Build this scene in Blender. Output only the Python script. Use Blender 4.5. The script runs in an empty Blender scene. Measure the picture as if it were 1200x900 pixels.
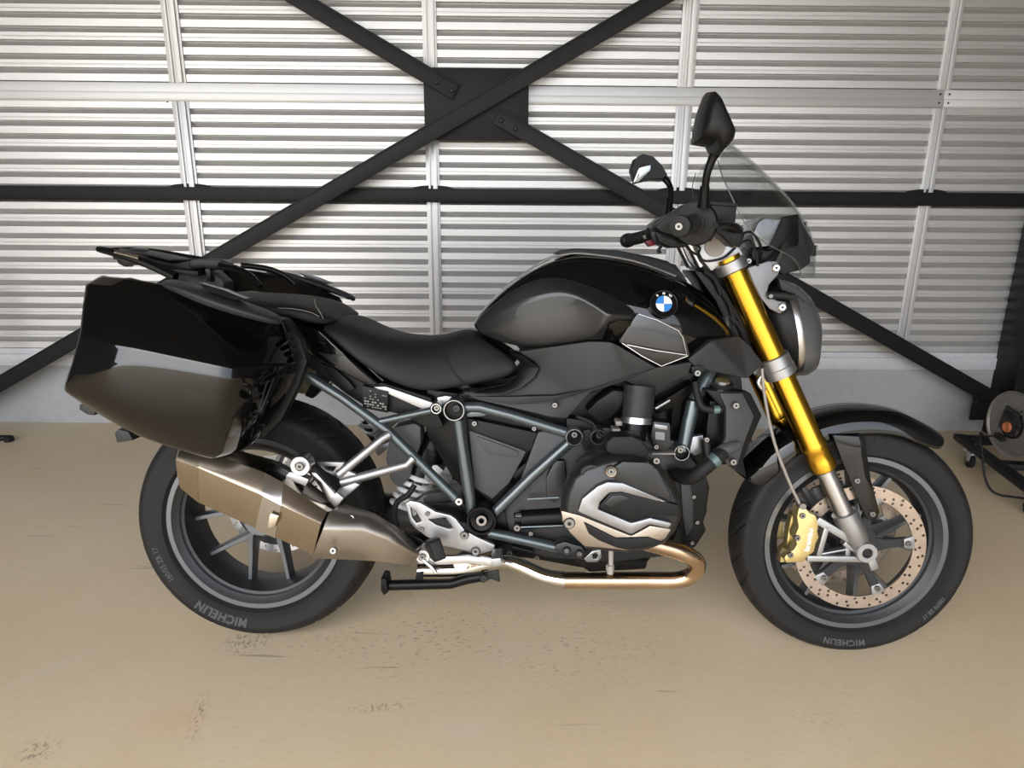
import bpy, bmesh, math, random
from mathutils import Vector, Matrix
random.seed(7)
S = bpy.context.scene
COL = S.collection
R = math.radians

# ------------------------------------------------------------------ camera
CAM = dict(x=0.6995, d=1.6496, h=1.1765, yaw=-0.0323, pitch=0.2838, roll=0.014, f=832.0)
LEAN, PIV = 0.117, 0.06          # the motorcycle leans away on its side stand
CO = Vector((CAM['x'], -CAM['d'], CAM['h']))
_y, _p = CAM['yaw'], CAM['pitch']
FW = Vector((math.sin(_y)*math.cos(_p), math.cos(_y)*math.cos(_p), -math.sin(_p)))
RT = FW.cross(Vector((0, 0, 1))).normalized(); UP = RT.cross(FW)
_c, _s = math.cos(CAM['roll']), math.sin(CAM['roll'])
RT, UP = RT*_c + UP*_s, UP*_c - RT*_s
cd = bpy.data.cameras.new('camera'); cam = bpy.data.objects.new('camera', cd); COL.objects.link(cam)
cd.sensor_width = 36.0; cd.sensor_fit = 'HORIZONTAL'; cd.lens = CAM['f']/1200*36
cd.clip_start = 0.05; cd.clip_end = 400
M = Matrix((( RT.x, UP.x, -FW.x, CO.x), (RT.y, UP.y, -FW.y, CO.y), (RT.z, UP.z, -FW.z, CO.z), (0, 0, 0, 1)))
cam.matrix_world = M
S.camera = cam

# ------------------------------------------------------------------ sky, sun, exposure
wd = bpy.data.worlds.new('world'); S.world = wd; wd.use_nodes = True
nt = wd.node_tree; bg = nt.nodes['Background']
sky = nt.nodes.new('ShaderNodeTexSky'); sky.sky_type = 'NISHITA'
sky.sun_disc = False; sky.sun_elevation = R(50); sky.sun_rotation = R(215); sky.air_density = 1.0; sky.dust_density = 3.0
hs = nt.nodes.new('ShaderNodeHueSaturation'); hs.inputs['Saturation'].default_value = 0.45
nt.links.new(sky.outputs[0], hs.inputs['Color']); nt.links.new(hs.outputs[0], bg.inputs['Color'])
bg.inputs['Strength'].default_value = 0.62
sl = bpy.data.lights.new('sun', 'SUN'); sl.energy = 6.0; sl.angle = R(0.6); sl.color = (1.0, 0.93, 0.82)
so = bpy.data.objects.new('sun', sl); COL.objects.link(so)
so.rotation_euler = (R(38), 0, R(150))     # shines from behind the building onto the yard outside
vs = S.view_settings
vs.view_transform = 'Standard'; vs.look = 'None'; vs.gamma = 1.0; vs.use_curve_mapping = False
vs.exposure = 0.22

# ------------------------------------------------------------------ pixel -> bike-local / wall-local points
def ray(px, py):
    return FW + RT*((px-600)/CAM['f']) + UP*((450-py)/CAM['f'])
_ca, _sa = math.cos(LEAN), math.sin(LEAN)
def to_local(v, pt=True):
    if pt: v = v - Vector((0, 0, PIV))
    r = Vector((v.x, v.y*_ca - v.z*_sa, v.y*_sa + v.z*_ca))
    return r + Vector((0, 0, PIV)) if pt else r
_LO = to_local(CO)
def b(px, py, y):
    d = to_local(ray(px, py), False)
    return _LO + d*((y-_LO.y)/d.y)
WYAW, WTILT = R(2.67), 0.006
WO = Vector((0.58, 1.64, 0.0))
WU = Vector((math.cos(WYAW), math.sin(WYAW), WTILT)).normalized()
WN = Vector((math.sin(WYAW), -math.cos(WYAW), 0.0))
WV = WN.cross(WU)
def wuv(px, py, w=0.0):                       # wall-local (u, v) of a pixel on the plane w in front of the wall
    d = ray(px, py); o = WO + WN*w
    P = CO + d*((o-CO).dot(WN)/d.dot(WN)) - WO
    return P.dot(WU), P.dot(WV)
WMAT = Matrix(((WU.x, WV.x, WN.x, WO.x), (WU.y, WV.y, WN.y, WO.y), (WU.z, WV.z, WN.z, WO.z), (0, 0, 0, 1)))
def gnd(px, py, z=0.0):
    d = ray(px, py); return CO + d*((z-CO.z)/d.z)

# ------------------------------------------------------------------ materials
def mat(name, col, rough=0.5, metal=0.0, coat=0.0, spec=None, bump=None, noise=None, coat_rough=0.03, trans=0.0, ior=None):
    m = bpy.data.materials.new(name); m.use_nodes = True
    n = m.node_tree; p = n.nodes['Principled BSDF']
    p.inputs['Base Color'].default_value = (*col, 1)
    p.inputs['Roughness'].default_value = rough
    p.inputs['Metallic'].default_value = metal
    p.inputs['Coat Weight'].default_value = coat
    p.inputs['Coat Roughness'].default_value = coat_rough
    if spec is not None: p.inputs['Specular IOR Level'].default_value = spec
    if trans: p.inputs['Transmission Weight'].default_value = trans
    if ior: p.inputs['IOR'].default_value = ior
    tc = n.nodes.new('ShaderNodeTexCoord')
    if noise:                                   # (scale, amount, stretch xyz)
        mp = n.nodes.new('ShaderNodeMapping'); mp.inputs['Scale'].default_value = noise[2] if len(noise) > 2 else (1, 1, 1)
        nz = n.nodes.new('ShaderNodeTexNoise'); nz.inputs['Scale'].default_value = noise[0]; nz.inputs['Detail'].default_value = 5
        rp = n.nodes.new('ShaderNodeMapRange'); rp.inputs[1].default_value = .3; rp.inputs[2].default_value = .7
        rp.inputs[3].default_value = 1-noise[1]; rp.inputs[4].default_value = 1+noise[1]
        mx = n.nodes.new('ShaderNodeMix'); mx.data_type = 'RGBA'; mx.blend_type = 'MULTIPLY'; mx.inputs[0].default_value = 1
        mx.inputs[6].default_value = (*col, 1)
        n.links.new(tc.outputs['Object'], mp.inputs[0]); n.links.new(mp.outputs[0], nz.inputs['Vector'])
        n.links.new(nz.outputs['Fac'], rp.inputs[0]); n.links.new(rp.outputs[0], mx.inputs[7]); n.links.new(mx.outputs[2], p.inputs['Base Color'])
    if bump:                                    # (scale, strength, distance)
        bz = n.nodes.new('ShaderNodeTexNoise'); bz.inputs['Scale'].default_value = bump[0]; bz.inputs['Detail'].default_value = 3
        bp = n.nodes.new('ShaderNodeBump'); bp.inputs['Strength'].default_value = bump[1]; bp.inputs['Distance'].default_value = bump[2]
        n.links.new(tc.outputs['Object'], bz.inputs['Vector']); n.links.new(bz.outputs['Fac'], bp.inputs['Height']); n.links.new(bp.outputs[0], p.inputs['Normal'])
    return m
K = {}
K['gloss'] = mat('gloss_black_paint', (.003, .003, .003), .035, 0, 0, spec=.5)
K['tankgrey'] = mat('dark_metallic_paint', (.030, .032, .034), .34, .6, .5)
K['plastic'] = mat('matte_black_plastic', (.009, .009, .009), .44, spec=.22, bump=(900, .12, .0005))
K['plastic2'] = mat('charcoal_plastic', (.026, .0265, .027), .48, spec=.3, bump=(900, .1, .0005))
K['greyplastic'] = mat('grey_textured_plastic', (.062, .063, .065), .5, spec=.3, bump=(900, .1, .0005))
K['rubber'] = mat('black_rubber', (.010, .010, .010), .6, spec=.3)
K['seat'] = mat('black_seat_vinyl', (.012, .012, .012), .55, spec=.3, bump=(1400, .35, .0006))
K['gold'] = mat('gold_anodised_aluminium', (.64, .36, .035), .24, 1.0)
K['caliper'] = mat('pale_gold_caliper', (.72, .58, .26), .35, .9)
K['alu'] = mat('silver_cast_aluminium', (.38, .38, .38), .42, .92, noise=(30, .06))
K['alud'] = mat('grey_cast_aluminium', (.20, .20, .205), .5, .9)
K['alub'] = mat('bright_aluminium', (.62, .62, .62), .28, 1.0)
K['steel'] = mat('polished_steel', (.62, .61, .6), .16, 1.0)
K['frame'] = mat('slate_frame_paint', (.085, .105, .11), .3, .6, .6)
K['darkmetal'] = mat('dark_engine_metal', (.035, .036, .038), .4, .6)
K['black'] = mat('black_satin', (.004, .004, .004), .3, spec=.18)
K['cover'] = mat('charcoal_engine_paint', (.035, .036, .037), .36, .6)
K['band'] = mat('grey_engine_trim', (.30, .30, .31), .36, .85)
K['bronze'] = mat('heat_tinted_magnesium', (.34, .29, .235), .38, .9, noise=(14, .12))
K['muffler'] = mat('brushed_titanium', (.44, .38, .30), .22, 1.0, noise=(40, .05, (1, 20, 20)))
K['cone'] = mat('bead_blasted_steel', (.46, .42, .37), .42, 1.0, noise=(9, .06))
K['header'] = mat('heat_tinted_steel', (.50, .37, .25), .2, 1.0, noise=(9, .35))
K['chrome'] = mat('chromed_steel', (.56, .53, .48), .1, 1.0)
K['rim'] = mat('grey_wheel_paint', (.13, .14, .15), .34, .7, .3)
K['rimdark'] = mat('dark_wheel_paint', (.028, .029, .03), .42, .4)
K['disc'] = mat('brake_disc_steel', (.46, .375, .305), .36, .9, noise=(30, .12))
K['bolt'] = mat('bolt_steel', (.24, .238, .235), .3, 1.0)
K['hole'] = mat('dark_recess', (.006, .006, .006), .6)
K['spring'] = mat('white_spring_paint', (.75, .75, .75), .35)
K['blue'] = mat('enamel_blue', (.02, .19, .55), .25, 0, .6)
K['white'] = mat('enamel_white', (.8, .8, .8), .3, 0, .6)
K['red'] = mat('red_plastic', (.25, .01, .02), .4)
K['greyglass'] = mat('mirror_glass', (.26, .265, .27), .05, 1.0)
K['screen'] = mat('grey_display', (.22, .23, .24), .12, .2, .6)
K['lens'] = mat('smoked_headlight_glass', (.11, .115, .12), .3, .3, .3)
K['print'] = mat('white_print', (.25, .25, .25), .5)
K['tyreprint'] = mat('tyre_lettering', (.055, .053, .052), .7)
K['hose'] = mat('grey_hose', (.30, .27, .24), .45)
K['clampgreen'] = mat('green_grey_clamp', (.12, .17, .17), .4, .4)
K['galv'] = mat('galvanised_steel', (.55, .56, .57), .4, .8, noise=(60, .12))
def clear_glass():
    m = bpy.data.materials.new('clear_acrylic'); m.use_nodes = True
    n = m.node_tree; n.nodes.remove(n.nodes['Principled BSDF'])
    t = n.nodes.new('ShaderNodeBsdfTransparent'); t.inputs[0].default_value = (.90, .91, .91, 1)
    g = n.nodes.new('ShaderNodeBsdfGlossy'); g.inputs['Roughness'].default_value = .03; g.inputs['Color'].default_value = (.9, .9, .9, 1)
    lw = n.nodes.new('ShaderNodeLayerWeight'); lw.inputs[0].default_value = .5
    pw = n.nodes.new('ShaderNodeMath'); pw.operation = 'POWER'; pw.inputs[1].default_value = 4.0; n.links.new(lw.outputs['Facing'], pw.inputs[0])
    fr = n.nodes.new('ShaderNodeMath'); fr.operation = 'MULTIPLY_ADD'; fr.inputs[1].default_value = .8; fr.inputs[2].default_value = .05; n.links.new(pw.outputs[0], fr.inputs[0])
    mx = n.nodes.new('ShaderNodeMixShader')
    n.links.new(fr.outputs[0], mx.inputs[0]); n.links.new(t.outputs[0], mx.inputs[1]); n.links.new(g.outputs[0], mx.inputs[2])
    n.links.new(mx.outputs[0], n.nodes['Material Output'].inputs['Surface'])
    return m
K['clear'] = clear_glass()
K['tyre'] = mat('tyre_rubber', (.012, .0115, .0112), .62, spec=.28, bump=(60, .15, .001), noise=(9, .15))

# ------------------------------------------------------------------ mesh helpers
def mk(name, bm, material, parent=None, ang=35, label=None):
    bmesh.ops.recalc_face_normals(bm, faces=bm.faces[:])
    me = bpy.data.meshes.new(name); bm.to_mesh(me); bm.free()
    o = bpy.data.objects.new(name, me); COL.objects.link(o)
    ms = material if isinstance(material, (list, tuple)) else [material]
    for m in ms: me.materials.append(K[m] if isinstance(m, str) else m)
    if ang:
        me.shade_smooth(); me.set_sharp_from_angle(angle=R(ang))
    if parent: o.parent = parent
    if label: o['label'] = label
    return o
def spline(pts, n=6):
    P = [Vector(p) for p in pts]; out = []
    for i in range(len(P)-1):
        p0 = P[max(i-1, 0)]; p1 = P[i]; p2 = P[i+1]; p3 = P[min(i+2, len(P)-1)]
        for k in range(n):
            t = k/n
            out.append(.5*((2*p1)+(p2-p0)*t+(2*p0-5*p1+4*p2-p3)*t*t+(3*p1-p0-3*p2+p3)*t**3))
    out.append(P[-1]); return out
def tube(bm, pts, r, n=12, spl=0, caps=True):
    P = [Vector(p) for p in pts]
    if spl:
        rr = r if isinstance(r, (list, tuple)) else [r]*len(P)
        rs = []
        for i in range(len(P)-1):
            for k in range(spl): rs.append(rr[i]+(rr[i+1]-rr[i])*k/spl)
        rs.append(rr[-1]); P = spline(P, spl); r = rs
    rs = r if isinstance(r, (list, tuple)) else [r]*len(P)
    T = [(P[min(i+1, len(P)-1)]-P[max(i-1, 0)]).normalized() for i in range(len(P))]
    ref = Vector((0, 0, 1)) if abs(T[0].z) < .9 else Vector((1, 0, 0))
    nrm = (ref - T[0]*ref.dot(T[0])).normalized(); rings = []
    for i, p in enumerate(P):
        nrm = (nrm - T[i]*nrm.dot(T[i])).normalized(); bi = T[i].cross(nrm)
        rings.append([bm.verts.new(p + (nrm*math.cos(a)+bi*math.sin(a))*rs[i]) for a in [6.28318531*k/n for k in range(n)]])
    skin(bm, rings, caps); return bm
def skin(bm, rings, caps=True, closed=True, loop=False):
    m = len(rings[0])
    for a, c in list(zip(rings, rings[1:])) + ([(rings[-1], rings[0])] if loop else []):
        for k in range(m if closed else m-1):
            q = [a[k], a[(k+1) % m], c[(k+1) % m], c[k]]
            if len(set(q)) == 4:
                try: bm.faces.new(q)
                except ValueError: pass
    if caps and not loop:
        for rr in (rings[0], rings[-1]):
            try: bm.faces.new(rr)
            except ValueError: pass
def loft(bm, rings, caps=True, closed=True, loop=False):
    skin(bm, [[bm.verts.new(p) for p in rr] for rr in rings], caps, closed, loop); return bm
def lathe(bm, prof, o, axis=(0, 1, 0), n=32, caps=True, loop=False):
    """prof: (t along axis, radius)"""
    o = Vector(o); ax = Vector(axis).normalized()
    ref = Vector((0, 0, 1)) if abs(ax.z) < .9 else Vector((1, 0, 0))
    u = (ref - ax*ref.dot(ax)).normalized(); v = ax.cross(u)
    loft(bm, [[o + ax*t + (u*math.cos(6.28318531*k/n)+v*math.sin(6.28318531*k/n))*r for k in range(n)] for t, r in prof], caps, True, loop)
    return bm
def L(pts, y=None):
    """pixel points -> local points; (px,py) with y, or (px,py,y)"""
    return [b(p[0], p[1], p[2] if len(p) > 2 else y) for p in pts]
def bevel(bm, off, seg=2, ang=25):
    bmesh.ops.recalc_face_normals(bm, faces=bm.faces[:])
    es = [e for e in bm.edges if len(e.link_faces) == 2 and e.calc_face_angle(0) > R(ang)]
    if es: bmesh.ops.bevel(bm, geom=es, offset=off, segments=seg, affect='EDGES', clamp_overlap=True, profile=.6)
def prism(bm, loops, dy=None, y1=None, bev=0.0, seg=2):
    """loops: outer loop (+ holes) of local points forming the near face; back face at y1 or dy deeper"""
    tmp = bmesh.new(); allv = []; edges = []
    for lp in loops:
        vs_ = [tmp.verts.new(p) for p in lp]; allv.append(vs_)
        for i in range(len(vs_)): edges.append(tmp.edges.new((vs_[i], vs_[(i+1) % len(vs_)])))
    bmesh.ops.triangle_fill(tmp, edges=edges, use_beauty=True, normal=(0, -1, 0))
    bmesh.ops.join_triangles(tmp, faces=tmp.faces[:], angle_face_threshold=.02, angle_shape_threshold=3.1) if len(loops) == 1 and len(loops[0]) == 4 else None
    tmp.verts.index_update()
    co = [v.co.copy() for v in tmp.verts]; fs = [[v.index for v in f.verts] for f in tmp.faces]
    lo = [[v.index for v in lp] for lp in allv]; tmp.free()
    t2 = bmesh.new()
    A = [t2.verts.new(c) for c in co]
    B = [t2.verts.new((c.x, c.y+dy if dy is not None else y1, c.z)) for c in co]
    for f in fs:
        t2.faces.new([A[i] for i in f]); t2.faces.new([B[i] for i in reversed(f)])
    for lp in lo:
        for i in range(len(lp)):
            j = (i+1) % len(lp); t2.faces.new([A[lp[i]], A[lp[j]], B[lp[j]], B[lp[i]]])
    if bev:
        bmesh.ops.dissolve_limit(t2, angle_limit=R(1.5), verts=t2.verts[:], edges=t2.edges[:])
        bevel(t2, bev, seg)
    merge(bm, t2); return bm
def merge(bm, other):
    me = bpy.data.meshes.new('tmp'); other.to_mesh(me); other.free(); bm.from_mesh(me); bpy.data.meshes.remove(me)
def slab(pts, y1=None, bev=.003, y=None, holes=(), dy=None, seg=2):
    bm = bmesh.new(); prism(bm, [L(pts, y)] + [L(h, y) for h in holes], dy, y1, bev, seg); return bm
def box(bm, c, s, rot=None, bev=0.0):
    t = bmesh.new(); bmesh.ops.create_cube(t, size=1.0)
    bmesh.ops.scale(t, vec=Vector(s), verts=t.verts[:])
    if bev: bevel(t, bev)
    mm = Matrix.Translation(Vector(c)) @ (rot if rot else Matrix.Identity(4))
    bmesh.ops.transform(t, matrix=mm, verts=t.verts[:]); merge(bm, t); return bm
def cage(rows, level=3, mirror=False, thick=0.0, crease_rows=(), crease_cols=(), crease=.8, close=False, matfn=None):
    """grid of local points -> Catmull-Clark surface baked to a bmesh. mirror: rows continue to the far side."""
    rows = [list(r) for r in rows]
    if mirror:
        far = [[Vector((p.x, -p.y, p.z)) for p in r] for r in rows]
        keep = far[1:] if abs(rows[0][0].y) < 1e-5 else far
        rows = list(reversed(keep)) + rows
    bm = bmesh.new(); cl = bm.edges.layers.float.new('crease_edge')
    V = [[bm.verts.new(p) for p in r] for r in rows]; nr, nc = len(V), len(V[0])
    for i in range(nr-1):
        for j in range(nc-1):
            q = bm.faces.new([V[i][j], V[i][j+1], V[i+1][j+1], V[i+1][j]])
            if matfn: q.material_index = matfn(i, j)
    cr = set(crease_rows)
    if mirror: cr = {(nr-1)//2 + i for i in crease_rows} | {(nr-1)//2 - i for i in crease_rows}
    for i in range(nr):
        for j in range(nc-1):
            if i in cr: bm.edges.get((V[i][j], V[i][j+1]))[cl] = crease
    for j in crease_cols:
        for i in range(nr-1): bm.edges.get((V[i][j], V[i+1][j]))[cl] = crease
    if close:
        for lst in ([V[i][0] for i in range(nr)], [V[i][-1] for i in range(nr)]):
            try: bm.faces.new(lst)
            except ValueError: pass
        try: bm.faces.new(V[0] + V[-1][::-1])
        except ValueError: pass
    return bake(bm, level, thick)
def bake(bm, level, thick=0.0):
    bmesh.ops.recalc_face_normals(bm, faces=bm.faces[:])
    me = bpy.data.meshes.new('tmp'); bm.to_mesh(me); bm.free()
    o = bpy.data.objects.new('tmp', me); COL.objects.link(o)
    if thick:
        md = o.modifiers.new('s', 'SOLIDIFY'); md.thickness = thick; md.offset = -1
    md = o.modifiers.new('u', 'SUBSURF'); md.levels = level; md.render_levels = level
    dg = bpy.context.evaluated_depsgraph_get(); ev = o.evaluated_get(dg); me2 = bpy.data.meshes.new_from_object(ev)
    out = bmesh.new(); out.from_mesh(me2)
    bpy.data.objects.remove(o); bpy.data.meshes.remove(me); bpy.data.meshes.remove(me2)
    return out
_bolt = {}
def bolt(p, r, parent, material='bolt', ax=(0, -1, 0), name='bolt', label=None):
    k = material
    if k not in _bolt:
        bm = bmesh.new()
        lathe(bm, [(-.3, 1.0), (.5, 1.0), (.7, .82), (.7, .34), (.4, .3), (.4, .01)], (0, 0, 0), (0, -1, 0), 12)
        for fc in bm.faces:
            cc = fc.calc_center_median(); fc.material_index = 1 if math.hypot(cc.x, cc.z) < .33 and cc.y > -.69 else 0  # recess faces get a darker metal in place of socket shade
        o = mk(name, bm, [material, 'darkmetal'], ang=30); _bolt[k] = o.data; bpy.data.objects.remove(o)
    o = bpy.data.objects.new(name, _bolt[k]); COL.objects.link(o)
    o.location = p; o.scale = (r, r, r); o.rotation_euler = Vector((0, -1, 0)).rotation_difference(Vector(ax)).to_euler()
    o.parent = parent
    if label: o['label'] = label
    return o
def text_bm(s, size, depth, fn, bold=0.0, spacing=1.0, fine=0):
    cu = bpy.data.curves.new('t', 'FONT'); cu.body = s; cu.size = size; cu.extrude = depth; cu.align_x = 'CENTER'; cu.align_y = 'CENTER'
    cu.offset = bold; cu.resolution_u = 2; cu.space_character = spacing
    o = bpy.data.objects.new('t', cu); COL.objects.link(o)
    dg = bpy.context.evaluated_depsgraph_get(); me = bpy.data.meshes.new_from_object(o.evaluated_get(dg))
    bm = bmesh.new(); bm.from_mesh(me); bpy.data.objects.remove(o); bpy.data.curves.remove(cu); bpy.data.meshes.remove(me)
    if fine:
        bmesh.ops.triangulate(bm, faces=bm.faces[:])
        for _ in range(3):
            es = [e for e in bm.edges if e.calc_length() > fine]
            if es: bmesh.ops.subdivide_edges(bm, edges=es, cuts=1); bmesh.ops.triangulate(bm, faces=[q for q in bm.faces if len(q.verts) > 3])
    for v in bm.verts: v.co = fn(v.co.copy())
    return bm
def tag(o, label=None, cat=None, group=None, kind=None):
    for k, v in (('label', label), ('category', cat), ('group', group), ('kind', kind)):
        if v: o[k] = v
    return o
def empty(name, loc=(0, 0, 0)):
    o = bpy.data.objects.new(name, None); COL.objects.link(o); o.location = loc; o.empty_display_size = .1; return o
# ================================================================== the setting
def floor_mat():
    m = bpy.data.materials.new('tan_coated_concrete'); m.use_nodes = True
    n = m.node_tree; p = n.nodes['Principled BSDF']; Lk = n.links.new
    tc = n.nodes.new('ShaderNodeTexCoord')
    def noise(scale, det=4, rough=.55, st=(1, 1, 1), rot=0, dist=0):
        mp = n.nodes.new('ShaderNodeMapping'); mp.inputs['Scale'].default_value = st; mp.inputs['Rotation'].default_value = (0, 0, rot)
        z = n.nodes.new('ShaderNodeTexNoise'); z.inputs['Scale'].default_value = scale; z.inputs['Detail'].default_value = det; z.inputs['Roughness'].default_value = rough
        z.inputs['Distortion'].default_value = dist
        Lk(tc.outputs['Object'], mp.inputs[0]); Lk(mp.outputs[0], z.inputs['Vector']); return z.outputs['Fac']
    def ramp(v, a, c):
        r = n.nodes.new('ShaderNodeMapRange'); r.inputs[1].default_value = a; r.inputs[2].default_value = c; Lk(v, r.inputs[0]); return r.outputs[0]
    def mix(f, a, c, mode='MIX'):
        x = n.nodes.new('ShaderNodeMix'); x.data_type = 'RGBA'; x.blend_type = mode
        for i, v in ((0, f), (6, a), (7, c)):
            if isinstance(v, (int, float)): x.inputs[i].default_value = v
            elif isinstance(v, tuple): x.inputs[i].default_value = (*v, 1)
            else: Lk(v, x.inputs[i])
        return x.outputs[2]
    def mul(a, c):
        q = n.nodes.new('ShaderNodeMath'); q.operation = 'MULTIPLY'
        for i, v in enumerate((a, c)):
            if isinstance(v, (int, float)): q.inputs[i].default_value = v
            else: Lk(v, q.inputs[i])
        return q.outputs[0]
    base = mix(ramp(noise(1.1, 5, .6), .35, .68), (.60, .475, .30), (.68, .56, .39))
    base = mix(mul(ramp(noise(2.3, 4), .52, .72), .45), base, (.58, .49, .345))
    base = mix(mul(ramp(noise(60, 4, .7, (.5, 1.6, 1), .25), .5, .72), .28), base, (.50, .39, .24))
    # dark scuffs under the motorcycle and a few scratches
    def near(px, py, rx, ry, rot=0.0):          # soft oval patch on the floor
        g = gnd(px, py); mp = n.nodes.new('ShaderNodeMapping'); mp.vector_type = 'TEXTURE'
        mp.inputs['Location'].default_value = g; mp.inputs['Rotation'].default_value = (0, 0, rot); mp.inputs['Scale'].default_value = (rx, ry, 1)
        ln = n.nodes.new('ShaderNodeVectorMath'); ln.operation = 'LENGTH'
        Lk(tc.outputs['Object'], mp.inputs[0]); Lk(mp.outputs[0], ln.inputs[0]); return ramp(ln.outputs['Value'], 1.0, .25)
    def addv(a, c):
        q = n.nodes.new('ShaderNodeMath'); q.operation = 'MAXIMUM'; Lk(a, q.inputs[0]); Lk(c, q.inputs[1]); return q.outputs[0]
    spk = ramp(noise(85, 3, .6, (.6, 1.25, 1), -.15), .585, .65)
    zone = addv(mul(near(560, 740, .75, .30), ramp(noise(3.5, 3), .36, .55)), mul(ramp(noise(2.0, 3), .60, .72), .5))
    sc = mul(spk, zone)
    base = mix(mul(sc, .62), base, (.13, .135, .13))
    blob = mul(ramp(noise(70, 4, .7, (1.6, .8, 1), .5), .50, .62), addv(addv(near(290, 752, .085, .06, .5), near(232, 838, .02, .10, .25)), addv(near(446, 829, .09, .018, .15), near(45, 880, .05, .05))))
    base = mix(mul(blob, .75), base, (.075, .065, .05))
    base = mix(mul(near(200, 845, .10, .06), .22), base, (.60, .38, .20))
    base = mix(mul(addv(near(45, 790, .035, .22, -.75), near(540, 855, .12, .05)), .3), base, (.60, .56, .47))
    sc2 = mul(ramp(noise(9, 2, .4, (.35, 4.5, 1), .8, .4), .70, .73), ramp(noise(3.1, 2), .52, .6))
    base = mix(mul(sc2, .5), base, (.13, .115, .09))
    Lk(base, p.inputs['Base Color'])
    rr = n.nodes.new('ShaderNodeMapRange'); rr.inputs[1].default_value = .3; rr.inputs[2].default_value = .7; rr.inputs[3].default_value = .30; rr.inputs[4].default_value = .46
    Lk(noise(5, 4), rr.inputs[0]); Lk(rr.outputs[0], p.inputs['Roughness'])
    bp = n.nodes.new('ShaderNodeBump'); bp.inputs['Strength'].default_value = .12; bp.inputs['Distance'].default_value = .003
    Lk(noise(110, 4, .6), bp.inputs['Height']); Lk(bp.outputs[0], p.inputs['Normal'])
    return m
def siding_mat():
    m = bpy.data.materials.new('mill_finish_aluminium_siding'); m.use_nodes = True
    n = m.node_tree; p = n.nodes['Principled BSDF']
    tc = n.nodes.new('ShaderNodeTexCoord'); mp = n.nodes.new('ShaderNodeMapping'); mp.inputs['Scale'].default_value = (.6, 60, 60)
    nz = n.nodes.new('ShaderNodeTexNoise'); nz.inputs['Scale'].default_value = 3; nz.inputs['Detail'].default_value = 3
    cr = n.nodes.new('ShaderNodeMix'); cr.data_type = 'RGBA'; cr.inputs[6].default_value = (.58, .575, .57, 1); cr.inputs[7].default_value = (.71, .705, .70, 1)
    n.links.new(tc.outputs['Object'], mp.inputs[0]); n.links.new(mp.outputs[0], nz.inputs['Vector']); n.links.new(nz.outputs['Fac'], cr.inputs[0]); n.links.new(cr.outputs[2], p.inputs['Base Color'])
    p.inputs['Metallic'].default_value = .75; p.inputs['Roughness'].default_value = .42
    return m
K['floor'] = floor_mat(); K['siding'] = siding_mat()
K['stud'] = mat('pale_aluminium_trim', (.60, .60, .605), .42, .55)
K['dado'] = mat('grey_painted_board', (.36, .365, .37), .5, noise=(25, .05))
K['sill'] = mat('galvanised_sill', (.66, .67, .69), .45, .3, noise=(90, .08))
K['beam'] = mat('matte_black_steel', (.009, .009, .0095), .5, .0, spec=.25, noise=(40, .2))
K['ceil'] = mat('dark_roof_deck', (.09, .08, .068), .7)
K['yard'] = mat('pale_yard_concrete', (.42, .39, .34), .8, noise=(1.5, .1))
K['sidewall'] = mat('grey_side_cladding', (.12, .12, .12), .6)

bm = bmesh.new(); box(bm, (0.6, -1.75, -.05), (11.0, 7.7, .1)); fl = tag(mk('floor', bm, 'floor', ang=0), kind='structure')
bm = bmesh.new(); box(bm, (0, -30.62, -.06), (80, 50, .1)); tag(mk('ground_yard', bm, 'yard', ang=0), kind='structure')
bm = bmesh.new(); box(bm, (0.6, -.6, 3.06), (11.0, 5.4, .12)); tag(mk('ceiling', bm, 'ceil', ang=0), kind='structure')
bm = bmesh.new(); box(bm, (3.75, -.6, 1.5), (.12, 5.4, 3.0)); tag(mk('wall_right', bm, 'sidewall', ang=0), kind='structure')  # unseen side wall, set close in to shade the right of the back wall
bm = bmesh.new(); box(bm, (-4.9, -1.3, 1.5), (.12, 6.8, 3.0)); tag(mk('wall_left', bm, 'sidewall', ang=0), kind='structure')

def wbox(bm, u0, u1, v0, v1, w0, w1, bev=0.0):
    box(bm, ((u0+u1)/2, (v0+v1)/2, (w0+w1)/2), (u1-u0, v1-v0, w1-w0), None, bev)
def wobj(name, bm, material, parent=None, ang=30):
    o = mk(name, bm, material, None, ang)
    if parent: o.parent = parent
    else: o.matrix_world = WMAT
    return o
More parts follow.
